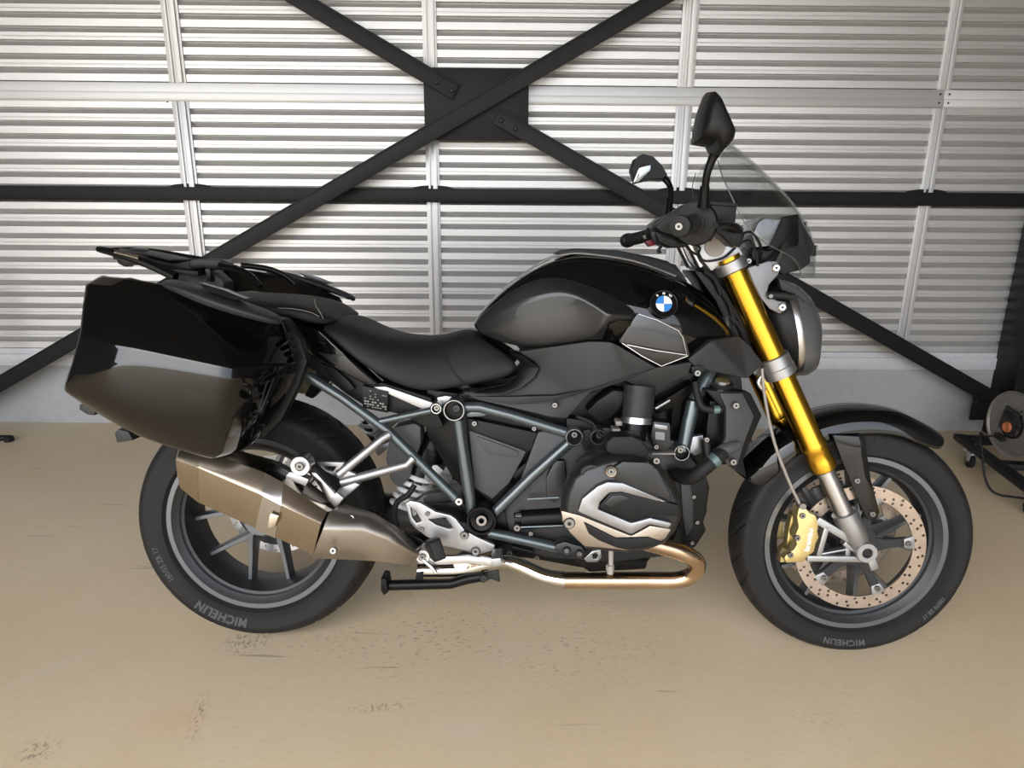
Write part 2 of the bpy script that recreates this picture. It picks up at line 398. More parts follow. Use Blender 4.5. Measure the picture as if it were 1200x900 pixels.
# back wall: a backing sheet carries siding panels, studs, rails, sill and base board
bm = bmesh.new(); wbox(bm, -5.3, 4.3, -.05, 2.97, -.12, -.06)
wall = tag(wobj('wall_back', bm, 'galv', None, 0), kind='structure')
PITCH = .0533
su = [wuv((189+206)/2, 0)[0], wuv(502.5, 0)[0], wuv(810.5, 0)[0], wuv(1123, 0)[0]]
step = (su[3]-su[0])/3
studs = [su[0]-step*3, su[0]-step*2, su[0]-step, su[0], su[1], su[2], su[3], su[3]+step]
V_SILL, V_RAIL0, V_RAIL1, V_TOP = .378, 1.478, 1.552, 2.95
def siding(u0, u1, v0, v1, phase):
    """horizontal ribs: proud flat, sloped flank, recessed flat; every other rib has a fine centre line"""
    prof = []
    k = math.floor((v0-phase)/PITCH)
    while True:
        base = phase + k*PITCH
        odd = k % 2
        if base > v1: break
        seq = [(.0, -.002), (.385, -.0245), (.405, -.0245), (.455, -.002)]
        seq += [(.66, -.002), (.685, -.0045), (.72, -.0045), (.74, -.002)] if odd else []
        seq += [(1.0, -.002)]
        for t, w in seq[:-1]: prof.append((base+t*PITCH, w))
        k += 1
    prof = [q for q in prof if v0 < q[0] < v1]
    prof = [(v0, prof[0][1])] + prof + [(v1, prof[-1][1])]
    bm = bmesh.new()
    A = [bm.verts.new((u0, v, w)) for v, w in prof]; B = [bm.verts.new((u1, v, w)) for v, w in prof]
    A2 = [bm.verts.new((u0, v, w-.003)) for v, w in prof]; B2 = [bm.verts.new((u1, v, w-.003)) for v, w in prof]
    for i in range(len(prof)-1):
        bm.faces.new([A[i], B[i], B[i+1], A[i+1]]); bm.faces.new([A2[i+1], B2[i+1], B2[i], A2[i]])
        bm.faces.new([A[i+1], A2[i+1], A2[i], A[i]]); bm.faces.new([B[i], B2[i], B2[i+1], B[i+1]])
    return bm
PH = .475 - .15*PITCH
for i in range(len(studs)-1):
    for (v0, v1) in ((V_SILL, V_RAIL0), (V_RAIL1, V_TOP)):
        wobj('siding_panel', siding(studs[i]+.012, studs[i+1]-.012, v0, v1, PH), 'siding', wall, 0)
for i, u in enumerate(studs):
    hw = .036 if i % 2 else .030
    for v0, v1 in ((V_SILL, V_RAIL0), (V_RAIL1, V_TOP)):
        bm = bmesh.new(); wbox(bm, u-hw, u+hw, v0, v1, -.05, .004, .002)
        wbox(bm, u-hw*.62, u-hw*.30, v0, v1, .004, .012, .002); wbox(bm, u+hw*.05, u+hw*.70, v0, v1, .004, .016, .002)
        wobj('stud', bm, 'stud', wall)
segs = [-5.3] + [studs[6]] + [4.3]
for a, c in zip(segs, segs[1:]):
    bm = bmesh.new(); wbox(bm, a+.001, c-.001, V_RAIL0, V_RAIL1, -.05, .010, .002); wbox(bm, a+.001, c-.001, V_RAIL0+.004, V_RAIL0+.036, .010, .017, .002)
    wobj('rail', bm, 'stud', wall)
for du, dv in ((-.02, .02), (.02, .02), (-.02, .055), (.02, .055)):
    bolt((studs[6]+du, V_RAIL0+dv, .018), .004, wall, 'beam', (0, 0, 1), 'rivet')
for x, y in ((196, 119), (820, 125), (1083, 123), (498, 122)):
    q = wuv(x, y); bolt((q[0], q[1], .0), .004, wall, 'beam', (0, 0, 1), 'rivet')
bm = bmesh.new(); wbox(bm, -5.3, 4.3, .300, V_SILL-.022, -.05, .010, .002); wbox(bm, -5.3, 4.3, V_SILL-.022, V_SILL+.004, -.05, .002, .002)
wobj('sill_flashing', bm, 'sill', wall)
bm = bmesh.new(); wbox(bm, -5.3, 4.3, -.08, .300, -.05, .004); wobj('base_board', bm, 'dado', wall)

# steel frame in front of the wall
def diag(bm, A, Bp, w0, w1, hw, flange=None):
    """flat bar from A to B (u,v) of half width hw, with an upper lip that makes it an angle section"""
    A = Vector((A[0], A[1])); Bp = Vector((Bp[0], Bp[1])); d = (Bp-A).normalized(); nn = Vector((-d.y, d.x))
    if nn.y < 0: nn = -nn
    def quad(o0, o1, z0, z1):
        ps = [A+nn*o0, Bp+nn*o0, Bp+nn*o1, A+nn*o1]
        t = bmesh.new(); lo = [t.verts.new((q.x, q.y, z0)) for q in ps]; hi = [t.verts.new((q.x, q.y, z1)) for q in ps]
        skin(t, [lo, hi]); bevel(t, .002); merge(bm, t)
    quad(-hw, hw-.008, w0, w0+.010)
    quad(hw-.008, hw, w0-.045, w0+.010)
wB = .13
cb = empty('cross_brace'); cb.matrix_world = WMAT
def mid(a, c): return ((a[0]+c[0])/2, (a[1]+c[1])/2)
# bar rising to the right runs through in front of the gusset, the other one is two pieces bolted to it
a0 = mid(wuv(237, 304, wB), wuv(263, 304, wB)); a1 = mid(wuv(752, 0, wB), wuv(789, 0, wB))
dA = Vector((a1[0]-a0[0], a1[1]-a0[1])).normalized()
pA = Vector(a0) - dA*2.2; qA = Vector(a0) + dA*4.2
bm = bmesh.new(); diag(bm, pA, qA, wB, 0, .034); wobj('brace_bar', bm, 'beam', cb)
c0 = mid(wuv(345, 0, wB), wuv(375, 0, wB)); c1 = mid(wuv(545, 96, wB), wuv(533, 118, wB))
wT = wB-.022
t0 = wuv(352, 0, wT); t1 = wuv(534, 108, wT); dT = (Vector(t1)-Vector(t0)).normalized()
bm = bmesh.new(); diag(bm, Vector(t0)-dT*1.2, Vector(t1), wT, 0, .034); wobj('brace_bar', bm, 'beam', cb)
s0 = wuv(582, 136, wT); s1 = wuv(1160, 465, wT); dS = (Vector(s1)-Vector(s0)).normalized()
bm = bmesh.new(); diag(bm, Vector(s0), Vector(s1), wT, 0, .034); wobj('brace_bar', bm, 'beam', cb)
g0 = wuv(498, 164, wT-.014); g1 = wuv(620, 80, wT-.014)
bm = bmesh.new(); wbox(bm, g0[0], g1[0], g0[1], g1[1], wT-.026, wT-.012, .002); wobj('gusset_plate', bm, 'beam', cb)
for x, y in ((512, 96), (529, 106), (587, 141), (604, 151)):
    q = wuv(x, y, wT+.012); bolt((q[0], q[1], wT+.012), .010, cb, 'beam', (0, 0, 1))
g0 = wuv(1137, 492, wT-.014); g1 = wuv(1200, 456, wT-.014)
bm = bmesh.new(); wbox(bm, g0[0], min(g1[0], wuv(1204, 330, .1)[0]-.02), g0[1], g1[1], wT-.026, wT-.012, .002); wobj('end_plate', bm, 'beam', cb)
for x, y in ((1145, 470), (1157, 468)):
    q = wuv(x, y, wT+.012); bolt((q[0], q[1], wT+.0), .010, cb, 'beam', (0, 0, 1))
tag(cb, 'black steel X-shaped cross brace bolted to a square gusset plate', 'brace')
wH = .034
h0 = wuv(600, 237.5, wH)[1]; h1 = wuv(600, 222, wH)[1]
bt = empty('steel_beam'); bt.matrix_world = WMAT
bm = bmesh.new(); wbox(bm, -5.2, 4.2, h0, h0+.006, wH-.05, wH+.012, .001); wbox(bm, -5.2, 4.2, h0, h1, wH, wH+.012, .002); wbox(bm, -5.2, 4.2, h1-.006, h1, wH-.05, wH+.012, .001)
wobj('channel', bm, 'beam', bt)
for u in studs[2:]:
    for dv, ss in ((h1, 1),):
        bm = bmesh.new(); lathe(bm, [(-.012, .09), (0, .09), (.004, .088)], (0, 0, 0), (0, 0, 1), 40)
        bmesh.ops.scale(bm, vec=(1, .16, 1), verts=bm.verts[:]); bmesh.ops.translate(bm, vec=(u, dv, wH-.03), verts=bm.verts[:])
        wobj('clip_plate', bm, 'beam', bt)
tag(bt, 'long black horizontal steel beam across the corrugated wall', 'beam')
# dark steel column at the right end of the wall
q0 = wuv(1204, 330, .1); 
bm = bmesh.new(); cu = q0[0]
wbox(bm, cu, cu+.012, -.02, 2.95, .0, .16, .002); wbox(bm, cu+.20, cu+.212, -.02, 2.95, .0, .16, .002); wbox(bm, cu+.012, cu+.20, -.02, 2.95, .07, .08)
co_ = wobj('steel_column', bm, 'beam'); tag(co_, 'black steel H column at the right end of the wall', 'column')
# ================================================================== the motorcycle (local: x forward, y to the far side, z up)
bike = empty('motorcycle', (0, -PIV*math.sin(LEAN), PIV - PIV*math.cos(LEAN)))
bike.rotation_euler = (-LEAN, 0, 0)
tag(bike, 'black naked motorcycle with gold fork tubes and hard panniers, leaning on its stand', 'motorcycle')
FWC, RWC = Vector((1.515, 0, .300)), Vector((0, 0, .315))

# ---------------------------------------------------------------- wheels
def wheel(C, Rt, wt, fw, label, arms, half, front):
    """rim mesh is the part; tyre, spokes, hub, discs and lettering are sub-parts"""
    bm = bmesh.new()
    f = fw
    prof = [(-f, .214), (-f, .231), (-f+.006, .232), (-f+.012, .222), (-f+.02, .218), (-.02, .200), (.02, .200), (f-.02, .218), (f-.012, .222), (f-.006, .232), (f, .231), (f, .214),
            (f-.008, .205), (f-.012, .199), (f-.02, .197), (f-.022, .190), (.012, .182), (-.012, .182), (-f+.022, .190), (-f+.02, .197), (-f+.012, .199), (-f+.008, .205)]
    lathe(bm, prof, C, (0, 1, 0), 96, False, True)
    for fc in bm.faces:
        cc = fc.calc_center_median(); rr = math.hypot(cc.x-C.x, cc.z-C.z)
        fc.material_index = 1 if (rr < .1935 or (.2005 < rr < .2105)) else 0
    w = mk('wheel', bm, ['rim', 'rimdark'], bike, 25, label)
    # tyre
    hw = wt/2; bead = f+.004
    prof = [(-bead+.004, .226), (-bead-.006, .233), (-hw*.93, .226+(Rt-.226)*.34), (-hw, .226+(Rt-.226)*.55), (-hw*.985, .226+(Rt-.226)*.64)]
    for k in range(1, 12):
        a = math.pi*k/12
        prof.append((-hw*.97*math.cos(a), Rt-(Rt-(.226+(Rt-.226)*.68))*(1-math.sin(a)**1.25)))
    prof += [(-y, r) for y, r in reversed(prof[:5])]
    tb = bmesh.new(); fine = []
    for (y0, r0), (y1, r1) in zip(prof, prof[1:]):
        m_ = 3 if min(r0, r1) > .226+(Rt-.226)*.6 else 1
        fine += [(y0+(y1-y0)*k/m_, r0+(r1-r0)*k/m_) for k in range(m_)]
    fine.append(prof[-1])
    lathe(tb, fine, (0, 0, 0), (0, 1, 0), 420, False, False)
    for v in tb.verts:                       # tread grooves cut into the shoulder of the tyre
        rr = math.hypot(v.co.x, v.co.z); ay = abs(v.co.y)
        if rr > .226+(Rt-.226)*.66 and ay > .006:
            an = math.atan2(v.co.z, v.co.x)/6.28318531*26 + (ay/hw)**1.5*.9*(1 if front else -1) + (0 if v.co.y < 0 else .5)
            fr = an % 1.0; k_ = int(math.floor(an)) % 2
            if fr < .13 and (ay/hw > .30 if k_ else ay/hw < .80):
                v.co.x *= 1-.0045/rr; v.co.z *= 1-.0045/rr
    t = mk('tyre', tb, 'tyre', w, 40); t.location = C
    sw = [(r, -y) for y, r in prof[:5]]
    def sy(r):
        for (r0, y0), (r1, y1) in zip(sw, sw[1:]):
            if r0 <= r <= r1: return y0+(y1-y0)*(r-r0)/(r1-r0)
        return sw[-1][1]
    def onwall(s, size, ang, r0, name='sidewall_lettering', bold=.0006, spacing=1.1):
        def fn(v):
            th = R(ang) - v.x/r0; rr = r0+v.y
            return Vector((C.x+rr*math.cos(th), -sy(rr)-.0008-(v.z > 0)*.0005, C.z+rr*math.sin(th)))
        mk(name, text_bm(s, size, .0005, fn, bold, spacing, .005), 'tyreprint', w, 0)
    if front:
        onwall('MICHELIN', .021, 268, .262, bold=.0009, spacing=1.15)
        onwall('120/70 ZR 17', .012, 322, .262)
    else:
        onwall('MICHELIN', .029, 249, .264, bold=.0013, spacing=1.1)
        onwall('180/55 ZR 17', .016, 205, .264)
    # hub
    hb = bmesh.new()
    lathe(hb, [(-.045, .03), (-.045, .042), (-.03, .05), (.03, .05), (.06, .042), (.06, .02)], C, (0, 1, 0), 32); mk('hub', hb, 'rimdark' if front else 'rim', w)
    # five Y spokes (ten arms)
    for c5 in range(5):
        ca = R(arms+72*c5)
        base = C + Vector((math.cos(ca), 0, math.sin(ca)))*(.046)
        fork = C + Vector((math.cos(ca), 0, math.sin(ca)))*(.062)
        bm = bmesh.new()
        for sgn in (-1, 1):
            ea = ca + sgn*R(half)
            e = C + Vector((math.cos(ea), 0, math.sin(ea)))*.191
            pts = [base, fork, fork.lerp(e, .5), e]
            d = (e-fork).normalized(); nn = Vector((d.z, 0, -d.x))
            rings = []
            for p, wd, yd in zip(pts, (.013, .012, .0085, .0075), (.026, .024, .017, .016)):
                rings.append([p+nn*wd*.55+Vector((0, -yd, 0)), p-nn*wd*.55+Vector((0, -yd, 0)), p-nn*wd+Vector((0, -yd*.3, 0)), p-nn*wd+Vector((0, yd, 0)), p+nn*wd+Vector((0, yd, 0)), p+nn*wd+Vector((0, -yd*.3, 0))])
            loft(bm, rings)
        mk('spoke', bm, 'rim', w, 30)
    return w
rearw = wheel(RWC, .315, .180, .079, 'wide grey rear wheel with ten thin spokes', 236.5, 20, False)
frontw = wheel(FWC, .300, .122, .052, 'grey front wheel with drilled brake discs', 222, 16, True)

def disc(C, y, ro, ri, parent, nh, lugs, mt='disc'):
    bm = bmesh.new()
    def circ(r, n, cx=0, cz=0, rev=False):
        a = [Vector((C.x+cx+r*math.cos(6.28318531*k/n), y, C.z+cz+r*math.sin(6.28318531*k/n))) for k in range(n)]
        return a[::-1] if rev else a
    loops = [circ(ro, 72), circ(ri, 60)]
    for k in range(nh):
        th = 6.28318531*k/nh
        for j, fr in enumerate((.18, .5, .82)):
            if (k+j) % 3 == 2: continue
            rr = ri+(ro-ri)*fr; t2 = th + j*.035
            loops.append(circ(.0037, 7, rr*math.cos(t2), rr*math.sin(t2)))
    prism(bm, loops, dy=.005)
    d = mk('brake_disc', bm, mt, parent, 30)
    return d
for sg, y in ((1, -.0755), (-1, .0705)):
    disc(FWC, y, .160, .128, frontw, 36, 5)
    bm = bmesh.new()                       # carrier: five arms from the hub to the lugs
    for k in range(5):
        a = R(8+72*k); d = Vector((math.cos(a), 0, math.sin(a))); nn = Vector((-d.z, 0, d.x)); yv = Vector((0, y+.012*sg, 0))
        p0, p1 = FWC+yv+d*.03, FWC+yv+d*.118
        loft(bm, [[p+nn*wd+Vector((0, -.006, 0)), p-nn*wd+Vector((0, -.006, 0)), p-nn*wd+Vector((0, .006, 0)), p+nn*wd+Vector((0, .006, 0))] for p, wd in ((p0, .020), (FWC+yv+d*.07, .011), (p1, .010))])
    lathe(bm, [(-.010, .03), (-.010, .045), (.010, .045), (.010, .03)], FWC+Vector((0, y+.012*sg, 0)), (0, 1, 0), 28)
    mk('disc_carrier', bm, 'rimdark', frontw, 30)
    for k in range(5):
        a = R(8+72*k); d = Vector((math.cos(a), 0, math.sin(a))); nn = Vector((-d.z, 0, d.x)); p = FWC+Vector((0, y-.001, 0))
        bm = bmesh.new(); prism(bm, [[p+d*.106-nn*.011, p+d*.106+nn*.011, p+d*.132+nn*.018, p+d*.132-nn*.018]], dy=.008, bev=.002)
        lg = mk('disc_lug', bm, 'alu', frontw, 30)
        bolt(p+d*.115+Vector((0, -.003*sg, 0)), .0072, frontw, ax=(0, -1*sg, 0))
    for k in range(15):                     # toothed speed-sensor ring
        pass
bm = bmesh.new(); lathe(bm, [(-.058, .02), (-.058, .052), (-.062, .052), (-.062, .02)], FWC, (0, 1, 0), 32); mk('sensor_ring', bm, 'darkmetal', frontw)
d = disc(RWC, .075, .138, .112, rearw, 30, 5, 'alub')
bm = bmesh.new(); lathe(bm, [(.07, .05), (.07, .114), (.076, .114), (.076, .05)], RWC, (0, 1, 0), 40, False, True); mk('disc_carrier', bm, 'darkmetal', rearw)
bm = bmesh.new(); lathe(bm, [(.03, .02), (.03, .075), (.09, .09), (.14, .075), (.15, .02)], RWC, (0, 1, 0), 40); mk('final_drive', bm, 'darkmetal', bike)

# ---------------------------------------------------------------- fork
FY = .108
axs = b(1016, 648, -.135)
f_top = b(850, 296, -FY); f_low = b(966, 550, -FY); fdir = (f_low-f_top).normalized()
def fpt(t): return f_top + fdir*t
Lg = (f_low-f_top).length
def mirror_pts(ps): return [Vector((p.x, -p.y, p.z)) for p in ps]
def mir(v, s): return Vector((v.x, v.y*s, v.z))
for s in (1, -1):
    side = Vector((0, 0, 0))
    o = mir(f_top, s)
    bm = bmesh.new()
    tl = lambda px, py: (b(px, py, -FY)-f_top).dot(fdir)
    lathe(bm, [(.012, .0245), (.012, .0275), (.026, .0275)], o, fdir, 32)
    t_c = tl(908, 430)
    prof = [(.026, .0285), (Lg-.075, .0285), (Lg-.07, .0305), (Lg-.055, .0305), (Lg-.052, .0295), (Lg-.03, .0295), (Lg-.025, .031), (Lg-.004, .031), (Lg, .028)]
    lathe(bm, prof, o, fdir, 40)
    ft = mk('fork_tube', bm, 'gold', bike, 30, 'gold anodised fork tube')
    bm = bmesh.new(); t_b = tl(1000, 612)
    lathe(bm, [(Lg-.01, .0215), (t_b, .0215)], o, fdir, 32); mk('fork_slider', bm, 'alub', bike, 30)
    bm = bmesh.new(); t1 = tl(857, 312)
    lathe(bm, [(t1-.014, .031), (t1-.012, .036), (t1+.010, .036), (t1+.013, .033)], o, fdir, 36); mk('fork_clamp', bm, 'alu', bike, 30)
    bm = bmesh.new()
    lathe(bm, [(t_c-.026, .0315), (t_c-.024, .0355), (t_c+.002, .036), (t_c+.004, .0375), (t_c+.024, .0375), (t_c+.026, .033)], o, fdir, 36); mk('fork_clamp', bm, 'alu', bike, 30)
    # axle carrier: sleeve + triangulated caliper arm
    bm = bmesh.new(); t2, t3 = tl(992, 598), tl(1003, 628)
    lathe(bm, [(t2, .024), (t2+.002, .0295), (t2+.03, .031), (t3, .031), (t3+.028, .022)], o, fdir, 32)
    def arm(bm, p0, p1, w, y0=-.128, y1=-.098):
        A, B = b(*p0, y0), b(*p1, y0); d = (B-A).normalized(); nn = Vector((-d.z, 0, d.x))
        pts = [A+nn*w, B+nn*w, B-nn*w, A-nn*w]; t = bmesh.new(); prism(t, [pts], y1=y1, bev=.003)
        if s < 0: bmesh.ops.scale(t, vec=(1, -1, 1), verts=t.verts[:])
        merge(bm, t)
    arm(bm, (958, 610), (1010, 641), .009); arm(bm, (946, 655), (1010, 656), .0075); arm(bm, (970, 616), (960, 652), .0065)
    arm(bm, (1002, 622), (1018, 640), .008); arm(bm, (990, 636), (1008, 648), .008, -.122, -.1); arm(bm, (962, 650), (994, 644), .003, -.118, -.1); arm(bm, (994, 636), (994, 652), .006, -.118, -.1)
    t = bmesh.new(); lathe(t, [(-.03, .0125), (-.03, .0235), (-.028, .025), (.02, .025), (.02, .0125)], (axs.x, -.108, axs.z), (0, 1, 0), 28, False, True)
    if s < 0: bmesh.ops.scale(t, vec=(1, -1, 1), verts=t.verts[:])
    merge(bm, t)
    if s > 0: arm(bm, (1021, 655), (1026, 668), .010)
    mk('axle_carrier', bm, 'alu', bike, 30)
    # caliper
    ol = [(936, 596), (942, 593), (949, 601), (956, 604), (960, 613), (958, 622), (960, 630), (956, 638), (954, 647), (947, 652), (942, 659), (921, 660), (919, 654), (923, 648), (930, 645), (934, 638), (931, 630), (936, 618), (934, 606)]
    bm = slab(ol, y1=-.088, bev=.004, y=-.128)
    bm2 = slab([(928, 604), (936, 600), (940, 655), (914, 660), (916, 645), (922, 640), (924, 622)], y1=-.05, bev=.004, y=-.08); merge(bm, bm2)
    if s < 0: bmesh.ops.scale(bm, vec=(1, -1, 1), verts=bm.verts[:])
    cl = mk('brake_caliper', bm, 'caliper', bike, 30, 'gold brake caliper')
    if s > 0:
        for px, py, r in ((940, 604, .0075), (934, 630, .0075), (926, 650, .0075)): bolt(b(px, py, -.128), r, cl, 'bolt')
        A, B = b(945, 648, -.1295), b(951, 617, -.1295); dx = (B-A).normalized(); dz = Vector((-dx.z, 0, dx.x)); mc = (A+B)/2
        mk('caliper_lettering', text_bm('brembo', .0185, .0006, lambda v: mc + dx*v.x + dz*v.y + Vector((0, -v.z, 0)), .0004), 'white', cl, 0)
    else:
        for px, py, r in ((934, 630, .0075), (926, 650, .0075)): bolt(mir(b(px, py, -.128), -1), r, cl, 'bolt', (0, 1, 0))
    bm = bmesh.new(); hp = [b(893, 432, -.12), b(897, 470, -.125), b(908, 520, -.125), b(925, 565, -.125), b(936, 588, -.122), b(940, 597, -.115)]
    if s < 0: hp = mirror_pts(hp)
    tube(bm, hp, .0035, 8, 6); mk('brake_hose', bm, 'hose', bike)
    bm = bmesh.new(); bp_ = mir(b(939, 592, -.118), s); lathe(bm, [(-.012, .005), (-.012, .008), (.012, .008), (.012, .005)], bp_, (0, 1, 0), 12); mk('banjo_bolt', bm, 'bolt', bike)
bm = bmesh.new(); lathe(bm, [(-.128, .0115), (.128, .0115)], (axs.x, 0, axs.z), (0, 1, 0), 20); mk('axle', bm, 'hole', bike)

# front fender: arched shell over the tyre plus fork stays
rows = []
N = 15; fa0, fa1 = R(151), R(54)
for i, (yy, dr) in enumerate(((0, .345), (-.04, .341), (-.064, .329), (-.074, .309), (-.076, .288))):
    row = []
    for j in range(N):
        t = j/(N-1); a = fa0+(fa1-fa0)*t
        taper = 1-.30*(max(0, t-.86)/.14)**2 - .25*max(0, .12-t)/.12
        rr = dr + (.006 if .2 < t < .8 else 0)
        if i == 4: rr += -.006 + .012*max(0, (t-.6)/.4)
        if i >= 3: rr += .010*max(0, (t-.9)/.1)
        row.append(Vector((FWC.x+rr*math.cos(a), yy*taper, FWC.z+rr*math.sin(a))))
    rows.append(row)
fen = mk('front_fender', cage(rows, 2, True, .004), 'gloss', bike, 40)
for s in (1, -1):
    bm = slab([(976, 510), (1014, 512), (1016, 530), (1021, 562), (1031, 600), (1027, 612), (1015, 608), (1003, 580), (986, 538)], y1=-.084, bev=.003, y=-.094)
    if s < 0: bmesh.ops.scale(bm, vec=(1, -1, 1), verts=bm.verts[:])
    mk('fender_stay', bm, 'gloss', fen, 30)
    for px, py in ((1004, 563), (1022, 602)):
        q = b(px, py, -.095); bolt(mir(q, s), .0075, fen, 'bolt', (0, -s, 0))

# ---------------------------------------------------------------- yokes, head, bars
for s in (1, -1):
    bm = slab([(816, 288), (838, 276), (852, 278), (868, 292), (878, 310), (872, 314), (858, 308), (842, 312), (834, 318), (824, 306)], y1=-.03, bev=.004, y=-.115)
    if s < 0: bmesh.ops.scale(bm, vec=(1, -1, 1), verts=bm.verts[:])
    mk('top_yoke', bm, 'alu', bike, 30)
    bm = bmesh.new(); tube(bm, [mir(b(808, 284, -.06), s), mir(b(822, 312, -.06), s)], .011, 16); mk('bar_riser', bm, 'alub', bike)
    bm = bmesh.new(); c_ = b(838, 289, -.118); lathe(bm, [(-.004, .019), (-.004, .023), (.03, .023)], mir(c_, s), (0, s, 0), 28); mk('riser_cap', bm, 'hose', bike)
bm = bmesh.new(); tube(bm, [b(828, 300, 0), b(886, 425, 0)], .034, 20); mk('steering_head', bm, 'darkmetal', bike)
bm = slab([(812, 316), (838, 322), (862, 352), (884, 396), (892, 416), (874, 420), (858, 396), (838, 352)], y1=.075, bev=.008, y=-.075); mk('head_cowl', bm, 'black', bike)
bm = bmesh.new()
for p in (((826, 318), (845, 345)), ((838, 330), (862, 380)), ((848, 346), (880, 410)), ((856, 372), (874, 404))):
    tube(bm, [b(*p[0], -.085), b((p[0][0]+p[1][0])/2+3, (p[0][1]+p[1][1])/2-4, -.09), b(*p[1], -.085)], .0055, 8, 5)
mk('wiring_loom', bm, 'rubber', bike)
# lower yoke link with chrome stub (lock stop)
bm = slab([(878, 425), (896, 418), (908, 428), (900, 440), (884, 440)], y1=.09, bev=.004, y=-.06); mk('lower_yoke', bm, 'alu', bike)
bm = bmesh.new(); tube(bm, [b(897, 434, -.075), b(889, 448, -.078), b(896, 458, -.08)], .006, 10, 4); mk('hose_guide', bm, 'alub', bike)

# handlebar: one continuous tube, near end to far end
bar = [b(798, 265, -.395), b(815, 262, -.27), b(838, 270, -.15), b(846, 283, -.07)]
bar = bar + [Vector((bar[-1].x, 0, bar[-1].z))] + mirror_pts(bar[::-1])
bm = bmesh.new(); tube(bm, bar, .0111, 16, 6); hbar = mk('handlebar', bm, 'black', bike)
for s in (1, -1):
    e0, e1 = mir(bar[0], s), mir(bar[1], s); dv = (e1-e0).normalized()
    bm = bmesh.new()
    lathe(bm, [(.012, .015), (.014, .0175), (.02, .0165), (.118, .0165), (.12, .021), (.126, .021), (.128, .016)], e0, dv, 28)
    for k in range(7): lathe(bm, [(.025+k*.013, .0165), (.026+k*.013, .0178), (.031+k*.013, .0178), (.032+k*.013, .0165)], e0, dv, 28, False)
    mk('grip', bm, 'rubber', hbar, 30)
    bm = bmesh.new(); lathe(bm, [(-.014, .014), (-.013, .0195), (-.008, .021), (.008, .021), (.012, .016)], e0, dv, 28); be = mk('bar_end_weight', bm, 'plastic', hbar, 30)
    bolt(e0-dv*.0135, .0082, hbar, 'bolt', tuple(-dv))
    kf = 1.0 if s > 0 else .55
    bm = bmesh.new(); lathe(bm, [(.128, .02*kf), (.13, .042*kf), (.14, .045*kf), (.150, .043*kf), (.165, .036*kf), (.18, .03*kf), (.2, .024*kf), (.2, .012*kf)], e0, dv, 36)
    mk('throttle_housing' if s > 0 else 'grip_flange', bm, 'plastic', hbar, 35)
# near switchgear
bm = slab([(768, 266), (783, 252), (806, 237), (813, 242), (806, 252), (798, 262), (790, 276), (776, 272)], y1=-.19, bev=.004, y=-.262); mk('switchgear', bm, 'plastic', hbar)
bm = slab([(768, 271), (790, 274), (806, 282), (804, 290), (786, 290), (772, 284)], y1=-.17, bev=.005, y=-.235); mk('switchgear', bm, 'black', hbar)
bm = slab([(826, 262), (838, 274), (834, 283), (826, 280)], y1=-.2, bev=.002, y=-.25); mk('lever_bracket', bm, 'plastic', hbar)
# brake master cylinder, reservoir and lever
bm = slab([(834, 237), (864, 239), (862, 261), (842, 258), (833, 256)], y1=-.17, bev=.003, y=-.235); rsv = mk('fluid_reservoir', bm, 'black', bike)
bm = slab([(832, 236), (865, 238), (865, 242), (832, 240)], y1=-.165, bev=.001, y=-.24); mk('reservoir_lid', bm, 'plastic', rsv)
bm = slab([(838, 258), (866, 264), (873, 276), (868, 290), (858, 288), (846, 276), (836, 270)], y1=-.16, bev=.004, y=-.22); mk('master_cylinder', bm, 'black', bike)
bm = bmesh.new(); tube(bm, [b(866, 270, -.2), b(862, 266, -.26), b(850, 262, -.33), b(838, 264, -.385)], [.010, .008, .007, .006], 10, 5); mk('brake_lever', bm, 'black', bike)
bm = bmesh.new(); tube(bm, [mir(b(866, 270, -.2), -1), mir(b(862, 266, -.26), -1), mir(b(850, 262, -.33), -1), mir(b(838, 264, -.385), -1)], [.010, .008, .007, .006], 10, 5); mk('clutch_lever', bm, 'black', bike)
# far switchgear with red button
bm = slab([(764, 262), (778, 252), (792, 250), (800, 262), (796, 282), (780, 288), (766, 282)], y1=.31, bev=.006, y=.2); mk('switchgear', bm, 'black', hbar)
bm = slab([(757, 283), (768, 279), (769, 287), (762, 289)], y1=.3, bev=.002, y=.25); mk('button', bm, 'red', hbar)
bm = slab([(754, 276), (761, 274), (762, 279), (756, 280)], y1=.3, bev=.001, y=.262); mk('button', bm, 'hose', hbar)
bm = bmesh.new(); tube(bm, [b(778, 286, .25), b(772, 292, .25), b(773, 297, .25)], [.004, .004, .007], 8, 3); mk('turn_switch', bm, 'black', hbar)
bm = slab([(760, 268), (768, 265), (770, 274), (762, 276)], y1=.30, bev=.003, y=.26); mk('clutch_bracket', bm, 'hose', hbar)
# cables
for path in ([b(806, 283, -.15), b(820, 290, -.12), b(818, 300, -.12), b(828, 306, -.12), b(848, 302, -.12), b(862, 290, -.12)],
             [b(866, 286, -.13), b(878, 282, -.12), b(886, 296, -.11), b(888, 312, -.11)], [b(862, 278, -.13), b(880, 272, -.1), b(892, 290, -.08), b(890, 310, -.06)], [b(800, 284, -.18), b(812, 296, -.14), b(822, 300, -.1)]):
    bm = bmesh.new(); tube(bm, path, .0028, 8, 6); mk('cable', bm, 'rubber', bike)

